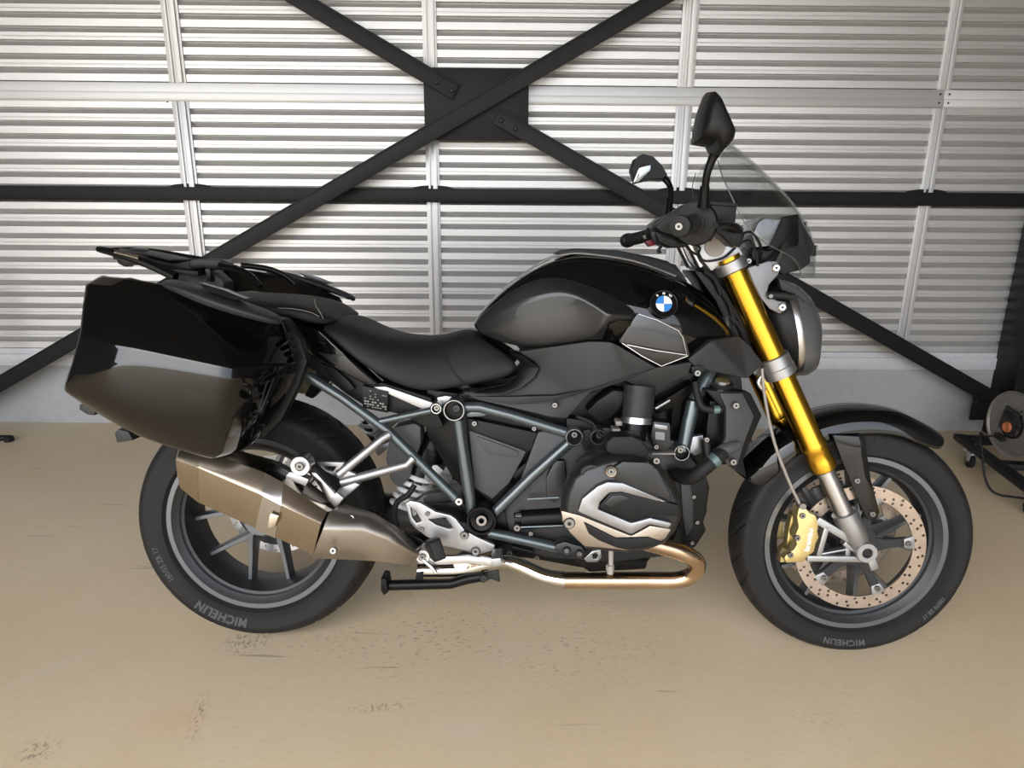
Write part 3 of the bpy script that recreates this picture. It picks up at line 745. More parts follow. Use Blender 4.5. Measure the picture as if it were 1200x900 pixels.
# mirrors
def shrink(P, k, dx=0, dz=0):
    c = sum(P, Vector())/len(P); return [c+(p-c)*k+Vector((dx, 0, dz)) for p in P]
def aty(P, y): return [Vector((p.x, y, p.z)) for p in P]
mo = [(815, 166), (817, 148), (821, 128), (827, 112), (833, 111), (839, 117), (846, 133), (857, 158), (855, 166), (844, 178), (838, 178), (834, 169)]
Pm = shrink(L(mo, -.36), 1.07)
bm = bmesh.new(); loft(bm, [aty(shrink(Pm, .45), -.418), aty(shrink(Pm, .72), -.412), aty(shrink(Pm, .90), -.395), aty(shrink(Pm, .98), -.372), aty(Pm, -.36), aty(shrink(Pm, .97), -.335), aty(shrink(Pm, .85), -.305), aty(shrink(Pm, .6), -.295)])
mir1 = mk('mirror', bm, 'plastic', bike, 50, 'black rear-view mirror on a curved stalk')
bm = bmesh.new(); tube(bm, [b(840, 176, -.33), b(834, 188, -.325), b(828, 206, -.32), b(826, 226, -.31), b(824, 242, -.30)], [.011, .0085, .0075, .0072, .0072], 12, 4); mk('mirror_stalk', bm, 'black', mir1)
bm = bmesh.new(); tube(bm, [b(826, 218, -.311), b(824, 243, -.30)], [.0095, .012], 12); mk('stalk_sleeve', bm, 'black', mir1)
fo = [(737, 200), (741, 188), (752, 181), (764, 184), (775, 195), (781, 206), (776, 212), (762, 211), (742, 216)]
Pf = L(fo, .33)
bm = bmesh.new(); loft(bm, [aty(shrink(Pf, .90), .298), aty(shrink(Pf, .98), .31), aty(Pf, .33), aty(shrink(Pf, .92), .365), aty(shrink(Pf, .7), .385)])
mir2 = mk('mirror', bm, 'plastic', bike, 50, 'black rear-view mirror showing its pale glass')
bm = slab([(742, 214), (749, 196), (756, 192), (763, 192), (762, 200), (748, 213)], y1=.295, bev=.001, y=.288); mk('mirror_glass', bm, 'greyglass', mir2)
bm = bmesh.new(); tube(bm, [b(776, 206, .33), b(784, 216, .32), b(786, 228, .31), b(784, 250, .30)], [.011, .0085, .0075, .008], 12, 4); mk('mirror_stalk', bm, 'black', mir2)
bm = bmesh.new(); tube(bm, [b(785, 232, .31), b(783, 254, .30)], [.009, .012], 12); mk('stalk_sleeve', bm, 'black', mir2)
def both(bm_fn, *a, **k):
    pass
def mirrored(bm):
    bmesh.ops.scale(bm, vec=(1, -1, 1), verts=bm.verts[:]); return bm
# ---------------------------------------------------------------- headlight, dash, screen
def hring(px0, py0, px1, py1, hw, n=20):
    """vertical ellipse ring spanning two silhouette points in the middle plane"""
    A, B = b(px0, py0, 0), b(px1, py1, 0); c = (A+B)/2; up = (B-A)/2
    return [c + up*math.sin(6.28318531*k/n) + Vector((0, hw*math.cos(6.28318531*k/n), 0)) for k in range(n)]
bm = bmesh.new()
loft(bm, [hring(880, 352, 894, 418, .055), hring(888, 334, 906, 432, .085), hring(900, 328, 916, 437, .098), hring(910, 328, 926, 440, .10)]); hl = mk('headlight', bm, 'plastic', bike, 40)
bm = bmesh.new(); loft(bm, [hring(909, 327, 925, 441, .102), hring(914, 328, 929, 441, .104), hring(919, 329, 932, 440, .100)]); mk('headlight_rim', bm, 'alub', hl, 40)
bm = bmesh.new(); loft(bm, [hring(917, 328, 931, 440, .100), hring(932, 333, 942, 440, .092), hring(946, 346, 952, 434, .070), hring(956, 364, 958, 410, .035)]); mk('headlight_lens', bm, 'lens', hl, 40)
for s in (1, -1):
    bm = slab([(912, 326), (930, 334), (946, 346), (953, 360), (946, 356), (930, 344), (916, 340)], y1=-.02, bev=.003, y=-.075)
    mk('headlight_cowl', bm if s > 0 else mirrored(bm), 'plastic2', hl)
    bm = slab([(876, 314), (900, 306), (910, 306), (916, 313), (912, 322), (901, 334), (899, 344), (910, 352), (921, 354), (923, 362), (914, 368), (902, 362), (892, 350), (884, 334)], y1=-.098, bev=.003, y=-.108)
    br = mk('headlight_bracket', bm if s > 0 else mirrored(bm), 'alud', bike)
    for px, py in ((909, 314), (916, 360)): bolt(mir(b(px, py, -.11), s), .009, br, 'alub', (0, -s, 0))
    bm = bmesh.new(); tube(bm, [mir(b(900, 346, -.112), s), mir(b(914, 346, -.118), s), mir(b(930, 348, -.12), s)], [.009, .0085, .0075], 12); mk('indicator_stub', bm, 'rubber', bike)
    bolt(mir(b(903, 347, -.121), s), .005, bike, 'bolt', (0, -s, 0))
    bm = bmesh.new(); tube(bm, [mir(b(908, 312, -.10), s), mir(b(914, 300, -.09), s), mir(b(920, 284, -.07), s)], .006, 10); mk('screen_arm', bm, 'alub', bike)
    bolt(mir(b(877, 306, -.11), s), .007, bike, 'bolt', (0, -s, 0))
# instrument pod
bm = slab([(882, 276), (888, 262), (896, 254), (903, 255), (906, 258), (918, 256), (912, 272), (904, 288), (886, 290)], y1=.075, bev=.005, y=-.075); pod = mk('instrument_pod', bm, 'screen', bike)
bm = slab([(918, 255), (924, 258), (927, 264), (921, 278), (912, 290), (900, 293), (908, 278)], y1=.085, bev=.005, y=-.085); mk('pod_housing', bm, 'plastic', pod)
bm = slab([(882, 290), (902, 292), (920, 282), (922, 296), (912, 308), (890, 312), (880, 304)], y1=.06, bev=.006, y=-.06); mk('pod_bracket', bm, 'black', bike)
bm = slab([(922, 290), (936, 288), (950, 292), (950, 308), (940, 316), (918, 322), (908, 316)], y1=.05, bev=.004, y=-.08); mk('screen_mount', bm, 'plastic', bike)
bm = slab([(935, 250), (944, 268), (957, 290), (957, 300), (946, 300), (930, 296), (936, 284)], y1=.06, bev=.003, y=-.06); mk('screen_bracket', bm, 'plastic', bike)
# clear wind screen: curved sheet, middle line is the forward silhouette
ws_mid = [(861, 161), (892, 183), (920, 209), (948, 240), (960, 266), (965, 292), (961, 326)]
ws_q = [(850, 172, -.075), (872, 194, -.09), (898, 220, -.095), (922, 248, -.098), (940, 272, -.095), (950, 295, -.085), (951, 326, -.05)]
ws_edge = [(841, 188, -.11), (846, 206, -.15), (858, 232, -.165), (872, 260, -.168), (896, 284, -.160), (930, 303, -.12), (938, 322, -.07)]
rows = [[b(x, y, 0) for x, y in ws_mid], L(ws_q), L(ws_edge)]
scr = mk('wind_screen', cage(rows, 3, True, .004), 'clear', bike, 60, 'clear curved wind screen')
bm = bmesh.new(); e = L(ws_edge); tube(bm, [p+Vector((0, -.001, 0)) for p in e], .0011, 6, 5); tube(bm, mirror_pts(e), .0011, 6, 5); mk('screen_edge', bm, 'lens', scr)['kind'] = 'stuff'
for s in (1, -1):
    if s > 0: bolt(b(944, 262, -.03), .005, scr, 'bolt', (1, 0, .3)); bolt(b(956, 290, -.03), .005, scr, 'bolt', (1, 0, .3))

# ---------------------------------------------------------------- tank
T0 = [(553, 377), (584, 336), (648, 297), (695, 294), (750, 302), (800, 322), (842, 354)]
T1 = [(551, 381, -.055), (587, 341, -.095), (640, 306, -.112), (684, 299, -.118), (742, 307, -.118), (793, 325, -.108), (835, 350, -.085)]
T2 = [(553, 384, -.068), (594, 352, -.118), (640, 324, -.142), (690, 336, -.165), (748, 350, -.184), (800, 356, -.185), (851, 372, -.115)]
T3 = [(556, 388, -.075), (594, 380, -.125), (645, 372, -.150), (700, 372, -.175), (750, 378, -.190), (806, 388, -.19), (862, 390, -.115)]
T4 = [(560, 391, -.075), (600, 406, -.118), (645, 405, -.138), (695, 399, -.165), (740, 402, -.182), (806, 420, -.175), (866, 396, -.105)]
rows = [[b(x, y, 0) for x, y in T0], L(T1), L(T2), L(T3), L(T4)]
tank = mk('fuel_tank', cage(rows, 3, True, .012, crease_rows=(1,), crease=.75), 'gloss', bike, 50, 'glossy black fuel tank')
for s in (1, -1):
    # metallic grey knee panel
    A0 = [(552, 379, -.078), (590, 343, -.126), (637, 318, -.152), (690, 331, -.176), (730, 350, -.190), (746, 364, -.198)]
    A1 = [(555, 384, -.086), (600, 358, -.146), (660, 336, -.186), (694, 355, -.222), (714, 369, -.240), (747, 370, -.206)]
    A2 = [(558, 388, -.088), (598, 388, -.142), (650, 376, -.178), (686, 378, -.206), (706, 382, -.230), (742, 380, -.202)]
    A3 = [(561, 391, -.084), (604, 404, -.136), (650, 398, -.170), (678, 395, -.192), (697, 394, -.212), (731, 392, -.196)]
    A4 = [(563, 392, -.078), (610, 411, -.128), (650, 406, -.155), (678, 402, -.176), (692, 399, -.19), (722, 401, -.188)]
    rr = [L(A0), L(A1), L(A2), L(A3), L(A4)]
    bm = cage(rr, 3, False, .008, crease_rows=(1,), crease_cols=(4,), crease=.75)
    kp = mk('knee_panel', bm if s > 0 else mirrored(bm), 'tankgrey', tank, 50)
    # gloss insert below the crease
    bm = slab([(706, 397, -.208), (714, 380, -.232), (726, 375, -.226), (742, 375, -.210), (741, 383, -.207), (733, 391, -.201), (722, 401, -.195)], y1=-.17, bev=.003)
    mk('tank_insert', bm if s > 0 else mirrored(bm), 'gloss', tank)
    # lower front trim with bright edging
    bm = slab([(725, 400, -.204), (737, 382, -.210), (747, 367, -.212), (770, 374, -.214), (797, 387, -.210), (804, 398, -.208), (809, 417, -.202), (775, 430, -.203), (750, 417, -.206)], y1=-.15, bev=.004)
    tr = mk('intake_trim', bm if s > 0 else mirrored(bm), 'tankgrey', tank)
    bm = slab([(735, 406, -.209), (760, 409, -.2115), (806, 417, -.207), (775, 429, -.207), (752, 418, -.209)], y1=-.19, bev=.002)
    mk('trim_insert', bm if s > 0 else mirrored(bm), 'gloss', tank)
    bm = bmesh.new()
    tube(bm, [mir(p, s) for p in L([(729, 402, -.2085), (752, 417, -.2105), (775, 429, -.2085), (806, 417, -.2065)])], .0014, 6)
    tube(bm, [mir(p, s) for p in L([(735, 404, -.2115), (770, 411, -.2145), (805, 416, -.208), (800, 395, -.2115), (795, 388, -.213)])], .0013, 6)
    tube(bm, [mir(p, s) for p in L([(748, 368, -.2145), (770, 375, -.217), (796, 388, -.213)])], .0010, 6)
    mk('trim_edging', bm, 'alub', tank)
    # the shoulder highlight is drawn as a paler tube, after the badge
    # round badge
    bc = b(777.5, 356.5, -.193); nrm = Vector((.05, -1, .30)).normalized()
    uu = Vector((0, 0, 1)); uu = (uu-nrm*uu.dot(nrm)).normalized(); ux = uu.cross(nrm)
    if ux.x < 0: ux = -ux
    def bp3(x, y, h): return mir(bc + ux*x + uu*y + nrm*h, s)
    bm = bmesh.new(); ring = lambda r, h: [bp3(r*math.cos(6.28318531*k/40), r*math.sin(6.28318531*k/40), h) for k in range(40)]
    loft(bm, [ring(.0300, -.02), ring(.0300, .0025), ring(.0287, .0045), ring(.0274, .0045), ring(.027, .004)])
    bd = mk('badge', bm, 'gloss', tank, 30, 'round badge with blue and white quarters')
    bm = bmesh.new(); loft(bm, [ring(.0304, .001), ring(.0304, .0042), ring(.0296, .0050), ring(.0288, .0046)], caps=False); mk('badge_rim', bm, 'darkmetal', bike).parent = tank
    for q in range(4):
        bm = bmesh.new(); n_ = 10
        ps = [bp3(0, 0, .005)] + [bp3(.0178*math.cos(math.pi/2*(q+k/n_)), .0178*math.sin(math.pi/2*(q+k/n_)), .005) for k in range(n_+1)]
        bs = [p - mir(nrm*.003, s) for p in ps]
        loft(bm, [bs, ps]); mk('badge_quarter', bm, 'white' if q in (0, 2) else 'blue', tank, 20)
    if s > 0:
        for ch, an in (('B', 128), ('M', 90), ('W', 52)):
            a = R(an); o_ = Vector((.0228*math.cos(a), .0228*math.sin(a))); rt_ = a-math.pi/2
            def fn(v, o_=o_, rt_=rt_):
                x = o_.x+v.x*math.cos(rt_)-v.y*math.sin(rt_); y = o_.y+v.x*math.sin(rt_)+v.y*math.cos(rt_); return bp3(x, y, .0048+v.z)
            mk('badge_lettering', text_bm(ch, .0072, .0003, fn, .0002), 'white', tank, 0)
    bm = bmesh.new(); tube(bm, [mir(p, s) for p in L([(588, 339, -.100), (612, 322, -.108), (640, 304, -.116), (660, 298.5, -.12), (684, 297, -.122), (742, 305.5, -.122), (792, 323.5, -.112)])], .0026, 8, 4); mk('tank_edge_highlight', bm, 'band', tank)  # paler grey tube standing in for the highlight along the tank shoulder
bm = bmesh.new(); lathe(bm, [(-.02, .04), (-.004, .04), (.0, .034), (.0, .01)], b(700, 294, 0)+Vector((0, 0, -.010)), (.05, 0, 1), 32); mk('fuel_cap', bm, 'plastic', tank)
bm = slab([(648, 297), (656, 293), (676, 291), (722, 293), (760, 300), (783, 306), (798, 318), (807, 332), (790, 324), (742, 308), (690, 300)], y1=.055, bev=.004, y=-.055); mk('tank_top_cover', bm, 'plastic', tank)
bm = slab([(782, 308), (792, 310), (806, 330), (800, 332), (786, 318)], y1=.05, bev=.003, y=-.05); mk('ignition_cover', bm, 'plastic', bike)

# ---------------------------------------------------------------- side covers
for s in (1, -1):
    bm = slab([(540, 459, -.135), (590, 459, -.13), (612, 452, -.13), (624, 443, -.135), (632, 432, -.14), (626, 424, -.14), (607, 412, -.14), (650, 406, -.165), (692, 400, -.19), (716, 401, -.2), (726, 406, -.208), (770, 431, -.20), (735, 446, -.192), (692, 460, -.185), (678, 476, -.175), (664, 491, -.168), (645, 489, -.162), (600, 478, -.150), (560, 469, -.14)], y1=-.075, bev=.005)
    sc = mk('side_cover', bm if s > 0 else mirrored(bm), 'plastic2', bike, 30, 'matte charcoal side cover under the tank')
    bm = slab([(545, 465, -.139), (600, 474, -.152), (650, 470, -.176), (690, 458, -.190), (735, 444, -.197), (768, 431, -.203), (692, 456, -.192), (650, 464, -.180), (600, 465, -.152)], y1=-.12, bev=.002)
    mk('cover_crease', bm if s > 0 else mirrored(bm), 'plastic2', bike).parent = sc
    if s > 0: bolt(b(650, 474.5, -.176), .007, sc, 'bolt')
    bm = slab([(596, 411, -.13), (612, 416, -.145), (632, 431, -.152), (626, 443, -.150), (610, 455, -.145), (590, 462, -.14), (552, 461, -.136), (590, 453, -.13), (605, 443, -.13), (612, 428, -.13)], y1=-.09, bev=.003); mk('seat_nose_trim', bm if s > 0 else mirrored(bm), 'black', bike)
    bm = slab([(733, 446, -.185), (768, 431, -.20), (812, 424, -.19), (806, 440, -.185), (766, 457, -.178), (748, 454, -.18)], y1=-.10, bev=.004); mk('lower_cover', bm if s > 0 else mirrored(bm), 'plastic2', bike)
    bm = slab([(806, 421, -.19), (834, 399, -.18), (866, 394, -.125), (880, 406, -.13), (895, 427, -.135), (876, 444, -.15), (815, 431, -.186)], y1=-.075, bev=.005); mk('nose_cover', bm if s > 0 else mirrored(bm), 'plastic2', bike)
    bm = slab([(687, 483, -.165), (700, 470, -.172), (719, 457, -.176), (735, 459, -.17), (728, 477, -.175), (716, 490, -.168), (704, 495, -.16)], y1=-.10, bev=.006); mk('airbox_scoop', bm if s > 0 else mirrored(bm), 'plastic', bike)
    bm = slab([(534, 464, -.12), (548, 459, -.128), (590, 461, -.125), (612, 455, -.13), (600, 470, -.13), (545, 470, -.125)], y1=-.08, bev=.003); mk('seat_rail_cover', bm if s > 0 else mirrored(bm), 'plastic', bike)

# ---------------------------------------------------------------- seats and tail
S0 = [(380, 371), (402, 366), (425, 378), (455, 389), (490, 393), (520, 392), (546, 382), (562, 392)]
S1 = [(378, 378, -.105), (398, 374, -.12), (422, 386, -.125), (455, 399, -.122), (490, 402, -.108), (520, 400, -.092), (550, 389, -.075), (575, 400, -.075)]
S2 = [(376, 383, -.13), (392, 386, -.148), (415, 404, -.155), (452, 424, -.155), (492, 432, -.14), (525, 428, -.12), (562, 416, -.105), (600, 416, -.095)]
S3 = [(376, 386, -.135), (388, 394, -.152), (410, 416, -.16), (446, 440, -.16), (492, 456, -.148), (530, 450, -.13), (572, 436, -.12), (609, 427, -.108)]
S4 = [(377, 388, -.128), (391, 400, -.145), (414, 421, -.15), (450, 446, -.15), (494, 463, -.138), (532, 456, -.122), (575, 449, -.115), (604, 441, -.105)]
seat = mk('rider_seat', cage([[b(x, y, 0) for x, y in S0], L(S1), L(S2), L(S3), L(S4)], 3, True, .02), 'seat', bike, 60, 'stepped black vinyl rider seat')
bm = bmesh.new()
for off in (0, 2.2):
    tube(bm, [p+Vector((0, -.001, 0)) for p in L([(510+off, 394, -.075), (513+off, 402, -.099), (520+off, 420, -.118), (532+off, 438, -.127), (543+off, 449, -.126)])], .0007, 5, 4)
mk('seat_stitching', bm, 'rubber', seat)
P0 = [(238, 341), (275, 340), (315, 341), (350, 344), (374, 350), (394, 362), (404, 369)]
P1 = [(240, 348, -.10), (275, 349, -.12), (315, 351, -.135), (346, 354, -.14), (366, 360, -.135), (384, 369, -.125), (398, 374, -.11)]
P2 = [(244, 354, -.12), (280, 356, -.14), (318, 360, -.158), (348, 365, -.163), (366, 367, -.158), (381, 375, -.14), (392, 377, -.12)]
P3 = [(248, 360, -.12), (282, 362, -.142), (320, 367, -.16), (346, 374, -.162), (362, 380, -.155), (377, 382, -.138), (388, 381, -.12)]
ps = mk('passenger_seat', cage([[b(x, y, 0) for x, y in P0], L(P1), L(P2), L(P3)], 3, True, .02), 'seat', bike, 60, 'raised black vinyl passenger seat with pale stitching')
bm = bmesh.new(); tube(bm, [p+Vector((0, -.0015, 0)) for p in L([(326, 361, -.160), (345, 362, -.164), (364, 366, -.161), (374, 371, -.152)])], .0008, 5, 5)
tube(bm, [p+Vector((0, -.0015, .001)) for p in L([(369, 351, -.09), (370, 358, -.134), (375, 366, -.153), (379, 374, -.144)])], .0008, 5, 5); mk('seat_stitching', bm, 'hose', ps)
# tail side panels
for s in (1, -1):
    bm = slab([(346, 377, -.145), (360, 382, -.158), (374, 388, -.162), (402, 414, -.166), (424, 436, -.164), (443, 451, -.158), (430, 452, -.155), (404, 438, -.158), (368, 418, -.155), (346, 405, -.14)], y1=-.09, bev=.004)
    tp = mk('tail_panel', bm if s > 0 else mirrored(bm), 'gloss', bike)
    bm = slab([(372, 413, -.162), (404, 417, -.170), (424, 436, -.168), (442, 450, -.162), (430, 451, -.159), (404, 437, -.162)], y1=-.15, bev=.003)
    mk('tail_insert', bm if s > 0 else mirrored(bm), 'tankgrey', tp)
    bm = bmesh.new(); tube(bm, [mir(p, s) for p in L([(351, 396, -.156), (365, 398, -.163), (380, 402, -.168)])], .0014, 6); mk('tail_edging', bm, 'chrome', tp)
# inner tail tub / mud guard between the wheel and the seat
bm = slab([(300, 372), (372, 392), (440, 446), (505, 466), (520, 500), (508, 506), (470, 486), (430, 478), (405, 462), (380, 442), (350, 425), (300, 410)], y1=.12, bev=.006, y=-.12); mk('tail_tub', bm, 'plastic', bike)
bm = slab([(372, 424, -.125), (392, 432, -.135), (408, 446, -.14), (416, 456, -.14), (408, 460, -.138), (390, 446, -.13)], y1=-.1, bev=.004); mk('tail_clip', bm, 'plastic', bike)
bm = slab([(424, 452, -.141), (455, 459, -.141), (454, 484, -.141), (425, 478, -.141)], y1=-.12, bev=.001); spp = mk('data_plate', bm, 'black', bike)
bm = bmesh.new()
for j in range(7):
    n_ = 9
    for i in range(n_):
        if random.random() < (.62 if j < 3 else .4): continue
        x = 427+i*2.95; yy = 456.5+j*3.1+i*.5
        q = L([(x, yy), (x+2.1, yy+.3), (x+2.1, yy+.3+(1.7 if j in (4, 5) else .9)), (x, yy+(1.7 if j in (4, 5) else .9))], -.1416); loft(bm, [q, [p+Vector((0, .0006, 0)) for p in q]])
t_ = mk('plate_print', bm, 'print', spp, 0); t_['kind'] = 'stuff'

# ---------------------------------------------------------------- trellis frame
FYN = -.148
def bar_(name, pts, r, material='frame', parent=bike, n=14, spl=0, y=FYN):
    for s in (1, -1):
        bm = bmesh.new(); tube(bm, [mir(p, s) for p in L(pts, y)], r, n, spl); mk(name, bm, material, parent)
bar_('frame_tube', [(360, 440, -.15), (400, 465), (455, 505), (535, 585, -.152)], .0115)
bar_('frame_tube', [(445, 494), (505, 481, -.14)], .0085)
bar_('frame_tube', [(545, 477), (562, 477), (600, 487), (664, 507)], .0130)
bar_('frame_tube', [(668, 518), (624, 557), (576, 604)], .0130)
bar_('frame_tube', [(537, 492), (541, 520), (548, 565), (553, 602)], [.0135, .0135, .0145, .0125])
bar_('frame_tube', [(572, 624), (592, 628), (655, 642)], .0125)
bar_('frame_tube', [(813, 470, -.13), (806, 500, -.135), (800, 528, -.14)], .0165, y=-.135)
bar_('frame_tube', [(813, 470, -.13), (840, 420, -.10), (852, 372, -.06)], .0165, y=-.1)
for s in (1, -1):
    def ringpart(px, py, y, ro, ri, ln, material='frame', name='frame_node', lip='alub'):
        bm = bmesh.new(); c = mir(b(px, py, y), s)
        lathe(bm, [(0, ri), (0, ro-.002), (.002, ro), (ln, ro), (ln, .001), (.018, .001), (.018, ri*.97)], c, (0, s, 0), 32, False, True)
        for fc in bm.faces:
            q_ = fc.calc_center_median()-c; fc.material_index = 1 if math.hypot(q_.x, q_.z) < ri*1.0 else 0  # inside of the ring coloured black to stand for its shade
        o = mk(name, bm, [material, 'black'], bike, 30)
        if lip:
            bm = bmesh.new(); lathe(bm, [(.0, ri-.0006), (-.0012, ri), (-.0012, ro-.003), (.0, ro-.0022)], c, (0, s, 0), 32, False, False); mk('node_lip', bm, lip, o, 30)
        return o
    nd = ringpart(532, 481, -.172, .0265, .0225, .06)
    bolt(mir(b(535, 478, -.155), s), .010, nd, 'darkmetal', (0, -s, 0))
    nd = ringpart(511, 479, -.165, .0145, .010, .05); bolt(mir(b(512, 478, -.160), s), .0075, nd, 'bolt', (0, -s, 0))
    nd = ringpart(673, 512.5, -.17, .0215, .018, .05); bolt(mir(b(673, 509, -.158), s), .008, nd, 'bolt', (0, -s, 0))
    nd = ringpart(701, 512.5, -.165, .019, .0165, .05); bolt(mir(b(702, 510, -.155), s), .008, nd, 'bolt', (0, -s, 0))
    nd = ringpart(799, 531, -.165, .0195, .0172, .05); bolt(mir(b(797, 527, -.152), s), .008, nd, 'bolt', (0, -s, 0))
    bm = slab([(683, 505), (692, 503), (694, 526), (684, 528)], y1=-.11, bev=.002, y=-.155); mk('node_link', bm if s > 0 else mirrored(bm), 'plastic', bike)
    # swing-arm pivot cap
    bm = bmesh.new(); c = mir(b(564, 611, -.175), s)
    lathe(bm, [(.05, .02), (.05, .036), (.004, .036), (.0, .034), (.0, .030), (.010, .027), (.012, .016), (.006, .0145), (.004, .012), (.004, .006), (.02, .005), (.02, .001)], c, (0, s, 0), 36); pv = mk('pivot_cap', bm, 'black', bike, 30)
    bm = bmesh.new(); lathe(bm, [(.008, .0125), (.003, .0125), (.003, .007), (.008, .006)], c, (0, s, 0), 24, False); mk('pivot_bush', bm, 'hose', pv, 30)
    # lower engine mount with two bolts
    bm = slab([(652, 638), (662, 635), (682, 641), (687, 649), (682, 656), (672, 656), (654, 651), (650, 644)], y1=-.13, bev=.004, y=-.168); em = mk('engine_mount', bm if s > 0 else mirrored(bm), 'cover', bike)
    for px, py in ((664, 645), (679, 648.5)): bolt(mir(b(px, py, -.169), s), .0105, em, 'darkmetal', (0, -s, 0)); bolt(mir(b(px, py, -.174), s), .0055, em, 'bolt', (0, -s, 0))
    bm = slab([(684, 655), (694, 646), (704, 644), (705, 654), (700, 659), (688, 659)], y1=-.15, bev=.002, y=-.16, holes=[[(694, 650), (698, 648), (701, 651), (699, 655), (695, 655)]]); mk('mount_tab', bm if s > 0 else mirrored(bm), 'alu', bike)
    # silver seat-rail brackets
    bm = slab([(437, 453.5), (452, 453), (507, 472), (508, 480), (496, 480)], y1=-.125, bev=.002, y=-.137); mk('seat_bracket', bm if s > 0 else mirrored(bm), 'alu', bike)
    bm = slab([(512, 466), (522, 464), (536, 466), (530, 470), (520, 476), (514, 473)], y1=-.10, bev=.002, y=-.135); mk('seat_bracket', bm if s > 0 else mirrored(bm), 'alu', bike)
    bm = slab([(546, 484), (560, 482), (572, 485), (566, 488), (548, 489)], y1=-.13, bev=.002, y=-.145); mk('frame_lug', bm if s > 0 else mirrored(bm), 'frame', bike)
    bolt(mir(b(538, 587, -.163), s), .010, bike, 'alub', (0, -s, 0)); bolt(mir(b(626, 502, -.158), s), .006, bike, 'bolt', (0, -s, 0))
    # battery side cover inside the triangle
    bm = slab([(547, 490), (652, 512), (618, 530), (598, 566), (580, 592), (556, 574), (548, 530)], y1=-.06, bev=.004, y=-.118); bc_ = mk('battery_cover', bm if s > 0 else mirrored(bm), 'plastic', bike)
    bm = slab([(549, 504), (617, 529), (597, 566), (577, 585), (556, 572)], y1=-.115, bev=.004, y=-.128); mk('cover_face', bm if s > 0 else mirrored(bm), 'greyplastic', bc_)
    bm = slab([(559, 511), (607, 529), (606, 537), (572, 532), (566, 526)], y1=-.120, bev=.003, y=-.1325); mk('cover_recess', bm if s > 0 else mirrored(bm), 'greyplastic', bc_)
    bm = slab([(600, 556), (636, 526), (642, 528), (604, 562)], y1=-.1, bev=.002, y=-.12); mk('cover_strip', bm if s > 0 else mirrored(bm), 'plastic', bc_)
    bolt(mir(b(556, 496, -.122), s), .007, bc_, 'bolt', (0, -s, 0))
